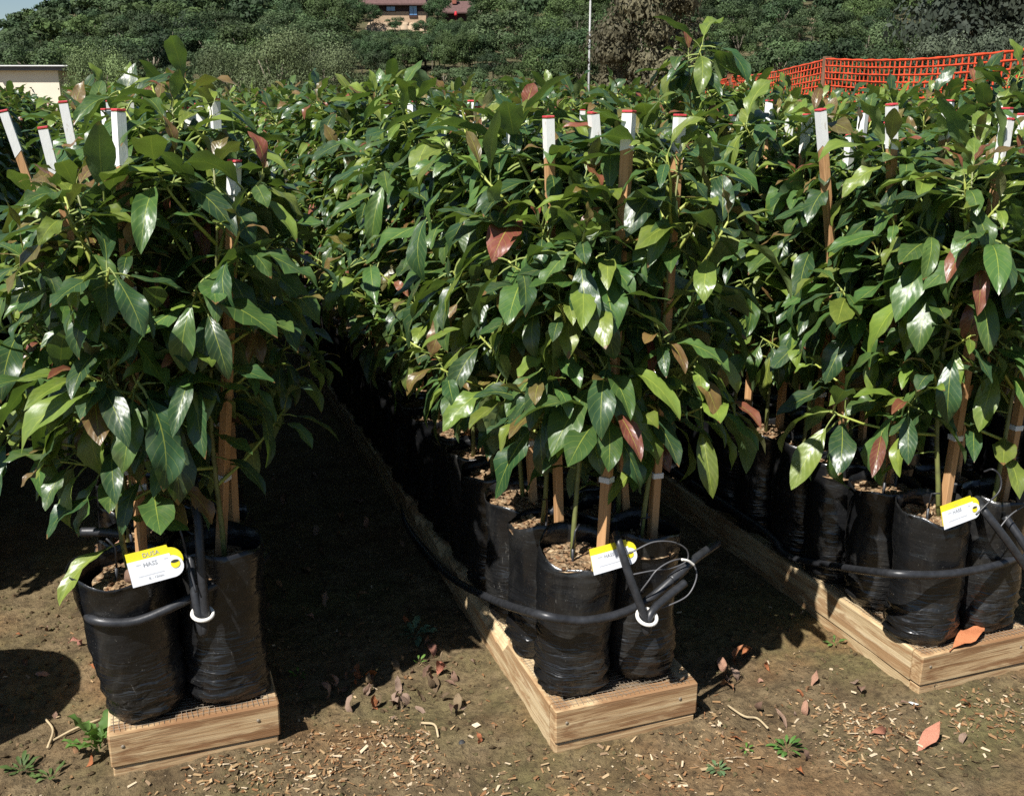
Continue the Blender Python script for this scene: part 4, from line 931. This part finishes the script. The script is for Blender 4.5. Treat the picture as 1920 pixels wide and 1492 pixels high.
make_tag((1110, 1050), (1195, 1038), FRONT[1]+.005, .054, -.13, -10, 'sunlit HASS plant tag behind the drooping tube end', [('HASS', .011, -.12, .16, INKG), ('. - - -', .007, -.12, -.3, INKG)])
make_tag((1768, 970), (1838, 950), FRONT[2]+.002, .054, -.19, -8, 'half shaded HASS plant tag beside the forked tube', [('HASS', .012, -.12, .16, INKG), ('----', .009, -.1, .44, INKG)])

# ------------------------------------------------------------------ litter on the soil
def dry_leaf_mesh(seed):
    r = random.Random(seed); V, T, U = leaf_arrays(seed+70, r.uniform(.42, .6), r.uniform(.5, 2.2)*(1 if r.random() < .6 else -1), r.uniform(.2, .9), r.uniform(.06, .2), .12, 7, 2, r.uniform(-.9, .9))
    V = V.copy(); V[:, 1] -= .55; V += np.random.default_rng(seed).normal(scale=.007, size=V.shape)
    return tri_mesh('dry_leaf', V, T, [DRY])
DRYM = [dry_leaf_mesh(i) for i in range(9)]
def dry_leaf(p, L, col, label, rot=None, group=None, m=None, zoff=.0):
    me = DRYM[rng.randrange(9) if m is None else m]; o = obj('fallen_leaf', me); o.scale = (L, L, L); o.color = (*col, 1)
    o.rotation_euler = rot or (rng.uniform(-.4, .4), rng.uniform(-.5, .5), rng.uniform(0, 6.28))
    zmin = min((o.rotation_euler.to_matrix() @ v.co).z for v in me.vertices)*L
    o.location = (p[0], p[1], p[2]-zmin-.004+zoff); tag(o, label, 'dry leaf', group); return o
TANS = [(.30, .17, .09), (.34, .13, .055), (.22, .14, .10), (.28, .20, .15), (.16, .10, .07), (.38, .22, .15)]
def gp(px, py): p = at_z(px, py, 0); return (p[0], p[1], ground_z(p[0], p[1]))
dry_leaf(gp(148, 1212), .055, (.42, .20, .15), 'pinkish dry leaf at the edge of the round shadow', m=2)
dry_leaf(gp(688, 1268), .07, (.36, .14, .045), 'upright rust brown dry leaf in the aisle past the DUSA bed', rot=(1.2, .2, .3), m=5)
dry_leaf(gp(828, 1258), .08, (.42, .17, .11), 'pinkish orange curled leaf on the heap of dead leaves', rot=(.7, .3, -.5), m=1)
dry_leaf(gp(812, 1225), .06, (.30, .15, .11), 'dark curled leaf standing behind the pinkish orange leaf', rot=(1.1, .2, .1), m=6)
dry_leaf(gp(1740, 1392), .095, (.46, .21, .14), 'long pinkish dry leaf lying beyond the small white scrap', rot=(.05, .1, -1.3), m=7)
dry_leaf(gp(1650, 1380), .06, (.36, .16, .10), 'narrow reddish leaf curled on the soil before the orange leaf bed', rot=(.2, .5, -1.6), m=3)
dry_leaf(gp(1465, 1355), .055, (.36, .24, .17), 'pale tan leaf above the green weed', rot=(.9, .1, .4), m=4)
dry_leaf(gp(1385, 1235), .085, (.44, .20, .10), 'orange leaf in the leafy shadow edge of the aisle', rot=(.3, .2, 1.7), m=8)
dry_leaf(gp(900, 1392), .035, (.40, .15, .07), 'tiny orange leaf beside the dark pebble', m=2)
V, T, U = leaf_arrays(177, .58, .35, .12, .10, .1, 8, 2, .25); V = V.copy(); V[:, 1] -= .55; DRYM.append(tri_mesh('dry_leaf', V, T, [DRY]))
o = dry_leaf((*at_z(1812, 1200, .125)[:2], TOPZ+.003), .15, (.50, .19, .085), 'big orange dry leaf lying on the bed edge', rot=(.06, .22, -1.25), m=9); o.scale = (.105, .15, .15)
GR = 'dead leaves in the heap between the beds'
for _ in range(34):
    dry_leaf(gp(rng.gauss(795, 60), rng.gauss(1285, 34)), rng.uniform(.025, .065), rng.choice(TANS[2:5]+[(.14, .10, .06), (.24, .18, .11)]), 'crumpled brown leaf in the heap of dead leaves between the beds', group=GR)
for _ in range(14):
    dry_leaf(gp(rng.gauss(650, 35), rng.gauss(1290, 20)), rng.uniform(.035, .065), rng.choice(TANS), 'brown dry leaf by the shadow edge past the DUSA bed', group='leaves by the shadow edge past the DUSA bed')
for _ in range(26):
    dry_leaf(gp(rng.uniform(1330, 1850), rng.uniform(1260, 1450)), rng.uniform(.025, .055), rng.choice(TANS), 'small brown dry leaf on the open soil before the orange leaf bed', group='dry leaves on the open soil')
for _ in range(8):
    dry_leaf(gp(rng.gauss(1400, 30), rng.gauss(1260, 16)), rng.uniform(.03, .06), rng.choice(TANS), 'brown leaf scattered where the leafy shadow ends', group='leaves where the leafy shadow ends')
for _ in range(12):
    dry_leaf(gp(rng.uniform(0, 190), rng.uniform(1090, 1480)), rng.uniform(.025, .05), rng.choice(TANS), 'brown dry leaf on the soil around the round shadow', group='dry leaves around the round shadow')
for k, i in ((0, 0), (0, 1), (1, 1), (2, 1), (2, 2), (2, 3), (1, 2), (0, 2)):
    for c in (0, 1):
        p = next(q for q in plants if (q['k'], q['i'], q['c']) == (k, i, c))
        dry_leaf((p['x']+rng.uniform(-.04, .04), p['y']+rng.uniform(-.06, 0), TOPZ+.342), rng.uniform(.03, .06), rng.choice(TANS), 'dry leaf lying in a bag in ' + BEDNAME[k], group='dry leaves in bags of ' + BEDNAME[k])
for _ in range(110):                                                # sparse leaves down the dark aisles
    k = rng.choice((0, 0, 0, 1, 1, -1)); x = BED_X[k]+BED_W+rng.uniform(.05, STEP-BED_W-.05); y = rng.uniform(2.7, 6.5)
    dry_leaf((x, y, ground_z(x, y) if y < 6 else -.004), rng.uniform(.03, .07), rng.choice(TANS), 'dry leaf on the shaded soil of an aisle between beds', group='dry leaves in the shaded aisles')

def wood_chips():
    VV = []; TT = []; CC = []; k = 0; r = random.Random(5)
    bx = MB().box((-1, -1, -1), (1, 1, 1)); BV = np.array(bx.v); BT = np.array([t for f in bx.f for t in ((f[0], f[1], f[2]), (f[0], f[2], f[3]))])
    n = 0; tries = 0
    while n < 4300 and tries < 200000:
        tries += 1; x, y = r.uniform(-.55, 2.7), r.uniform(1.3, 3.0)
        kk = 0 if x < .55 else (1 if x < 1.6 else 2); fr = FRONT[kk]
        if any(b-.01 < x < b+BED_W+.01 and y > FRONT[q]-.01 for q, b in BED_X.items()): continue
        d = fr-y; near = math.exp(-((d-.16)/.16)**2) if d > -.05 else .02
        near *= .16+1.7*max(0, fbm(x, y, 3.0, 4)+.12)
        if x < -.15: near *= .25
        if 1.35 < x < 2.2: near *= .55
        if r.random() > near + .012: continue
        L = .0014+.0095*r.random()**2.6; W_ = min(L*(.45 if r.random() < .65 else .9), r.uniform(.0009, .0042)); H_ = r.uniform(.0004, .001)
        M = Matrix.Translation((x, y, ground_z(x, y)+.002+r.uniform(0, .003))) @ Matrix.Rotation(r.uniform(0, 6.28), 4, 'Z') @ Matrix.Rotation(r.uniform(-.35, .35), 4, 'Y') @ Matrix.Rotation(r.uniform(-.5, .5), 4, 'X')
        A = np.array(M); V = BV*np.array([L, W_, H_]); V[:, 1] *= 1-.7*(V[:, 0] > 0)*r.random(); V[:, 0] += np.array([r.uniform(-.4, .4)*W_*2 if q % 4 < 2 else 0 for q in range(8)]); V[:, 2] += abs(V[:, 0])*r.uniform(-.2, .25)
        VV.append(V @ A[:3, :3].T + A[:3, 3]); TT.append(BT+k); k += 8; c = r.choice([(.34, .23, .12), (.40, .29, .165), (.26, .155, .075), (.24, .13, .06), (.20, .10, .045), (.22, .15, .09), (.50, .40, .27)]); CC.append(np.tile(np.array([*c, 1]), (8, 1))); n += 1
    o = obj('wood_chips', tri_mesh('wood_chips', np.concatenate(VV), np.concatenate(TT), [CHIP], smooth=False, attrs=[('tint', 'FLOAT_COLOR', np.concatenate(CC))])); tag(o, 'pale wood chips strewn on the soil in front of the beds', 'wood chips', kind='stuff')
wood_chips()
def clods():
    """crumbs of soil"""
    VV = []; TT = []; CC = []; k = 0; r = random.Random(9)
    oc = np.array([(1, 0, 0), (-1, 0, 0), (0, 1, 0), (0, -1, 0), (0, 0, 1), (0, 0, -1)], float); OT = np.array([(0, 2, 4), (2, 1, 4), (1, 3, 4), (3, 0, 4), (2, 0, 5), (1, 2, 5), (3, 1, 5), (0, 3, 5)])
    for _ in range(12000):
        x, y = r.uniform(-.6, 2.8), r.uniform(1.3, 3.4)
        if any(b-.01 < x < b+BED_W+.01 and y > FRONT[q]-.01 for q, b in BED_X.items()): continue
        s = .0015+.0075*r.random()**3; A = np.array(Matrix.Rotation(r.uniform(0, 6), 3, 'Z') @ Matrix.Rotation(r.uniform(0, 6), 3, 'X')); V = (oc*np.array([s*r.uniform(.7, 1.5), s, s*.7])) @ A.T + np.array([x, y, ground_z(x, y)+s*.3])
        VV.append(V); TT.append(OT+k); k += 6; c = r.choice([(.10, .068, .036), (.06, .042, .022), (.15, .10, .055), (.09, .075, .035)]); CC.append(np.tile(np.array([*c, 1]), (6, 1)))
    o = obj('soil_crumbs', tri_mesh('soil_crumbs', np.concatenate(VV), np.concatenate(TT), [CHIP], smooth=False, attrs=[('tint', 'FLOAT_COLOR', np.concatenate(CC))])); tag(o, 'loose crumbs of brown soil over the ground', 'soil crumbs', kind='stuff')
clods()
def weed(px, py, n, L, col, label, up=.6, lobed=False):
    r = random.Random(px); VV = []; TT = []; CC = []; k = 0
    for i in range(n):
        a = i*2.4+r.random(); el = r.uniform(.1, 1.0)*up; d = Vector((math.cos(a)*math.cos(el), math.sin(a)*math.cos(el), math.sin(el)))
        V, T, U = LEAF_LOW[r.randrange(len(LEAF_LOW))] if not lobed else LEAF_ARR[6]; M = np.array(leaf_matrix(d*r.uniform(0, L*.5), d, Vector((0, 0, 1)), L*r.uniform(.6, 1.1))); V = V.copy()
        if lobed: V[:, 0] *= 1+.5*np.sin(V[:, 1]*28)
        VV.append(V @ M[:3, :3].T + M[:3, 3]); TT.append(T+k); k += len(V); j = r.uniform(.75, 1.25); CC.append(np.tile(np.array([col[0]*j, col[1]*j, col[2]*j, 1]), (len(V), 1)))
    o = obj('weed', tri_mesh('weed', np.concatenate(VV), np.concatenate(TT), [WEEDM], attrs=[('tint', 'FLOAT_COLOR', np.concatenate(CC))])); o.location = gp(px, py); tag(o, label, 'weed'); return o
weed(188, 1415, 16, .075, (.085, .16, .035), 'green leafy weed against the corner of the DUSA bed', 1.3, True)
weed(42, 1440, 18, .036, (.075, .12, .035), 'low green weed in the foreground beside the round shadow', .8)
weed(95, 1455, 10, .035, (.09, .14, .04), 'tiny weed sprouting beside the larger foreground weed', .8)
weed(778, 1190, 13, .045, (.10, .17, .10), 'grey green weed in the shaded aisle near the splintered plank', 1.0, True)
weed(1475, 1400, 18, .032, (.07, .15, .03), 'bright green weed on the soil between the front beds', .7)
weed(1400, 1402, 5, .022, (.08, .17, .03), 'tiny green sprout beside the bright green weed', .8)
weed(1345, 1440, 18, .022, (.10, .16, .07), 'dusty green weed among the wood chips', .4)
weed(560, 1268, 8, .022, (.10, .20, .03), 'tiny sprout in the shadow of the DUSA bed', .8)
weed(1565, 1205, 7, .025, (.09, .16, .04), 'tiny sprout beside the side plank of the orange leaf bed', .7)
weed(785, 1248, 6, .022, (.09, .17, .03), 'tiny sprout behind the heap of dead leaves', .8)
# dry stalks, scraps, pebble
for nm, pts, lab in (('dry_stalk', [(92, 1392), (140, 1370), (190, 1350)], 'pale dry stalk beside the green leafy weed'), ('dry_stalk', [(85, 1345), (100, 1372), (90, 1405)], 'bent dry stalk crossing the soil near the round shadow'), ('dry_stalk', [(790, 1355), (815, 1365), (822, 1385)], 'thin pale twig below the heap of dead leaves'), ('dry_stalk', [(1365, 1320), (1395, 1345), (1420, 1345), (1440, 1365)], 'grey twisted stalk on the soil above the bright green weed')):
    P = [Vector(gp(*q))+Vector((0, 0, .006+.004*(i % 2))) for i, q in enumerate(pts)]; b = MB(); b.tube(smooth_path(P, 5), .0032, 5); o = obj(nm, b.mesh(nm, [plain('straw', (.42, .33, .2), .9, .2, .2)])); tag(o, lab, 'stalk')
def scrap(px, py, L, col, lab, nm='paper_scrap'):
    b = MB(); b.box((-L, -L*.6, -.001), (L, L*.6, .001)); b.v = [(x+rng.uniform(-.2, .2)*L, y+rng.uniform(-.2, .2)*L, z+.25*abs(x)) for x, y, z in b.v]; o = obj(nm, b.mesh(nm, [plain(nm, col, .7, .2, .08)], False)); p = gp(px, py); o.location = (p[0], p[1], p[2]+.003); o.rotation_euler = (.2, .1, rng.uniform(0, 3)); tag(o, lab, 'scrap')
scrap(1711, 1325, .010, (.8, .8, .77), 'small white scrap on the soil before the orange leaf bed'); scrap(893, 1363, .010, (.72, .60, .42), 'pale triangular wood scrap on the soil beside the bed corner', 'wood_scrap')
b = MB(); b.lathe([(.0, -.6), (.7, -.4), (1, 0), (.75, .5), (.0, .65)], 10, fn=lambda p, i, a: (p[0]*(1+.15*math.sin(2*a)), p[1], p[2]*.8+.1*math.sin(a))); o = obj('pebble', b.mesh('pebble', [plain('dark_stone', (.03, .03, .03), .7)])); o.location = gp(866, 1393); o.scale = (.009, .009, .009); tag(o, 'dark round pebble on the soil before the looped drip line bed', 'pebble')

# ------------------------------------------------------------------ unseen drum, added to cast the round shadow on the soil
def drum():
    root = empty('added_shadow_drum', (-.90, 2.46, -.005)); tag(root, 'unseen drum added beside the DUSA bed to cast the round shadow', 'drum')
    b = MB(); prof = [(.235, 0), (.25, .02), (.25, .2), (.257, .215), (.25, .23), (.25, .41), (.257, .425), (.25, .44), (.25, .60), (.243, .625), (.225, .63), (.0, .622)]
    b.lathe(prof, 40); obj('body', b.mesh('body', [plain('blue_plastic', (.03, .08, .22), .45, .5, .1)]), root)
    b = MB(); b.lathe([(.03, .62), (.03, .645), (.0, .647)], 14); o = obj('bung', b.mesh('bung', [plain('bung_plastic', (.05, .05, .05), .5)]), root); o.location = (.15, 0, 0)
drum()
print('objects', len(bpy.data.objects), 'tris', sum(len(m.polygons) for m in bpy.data.meshes))
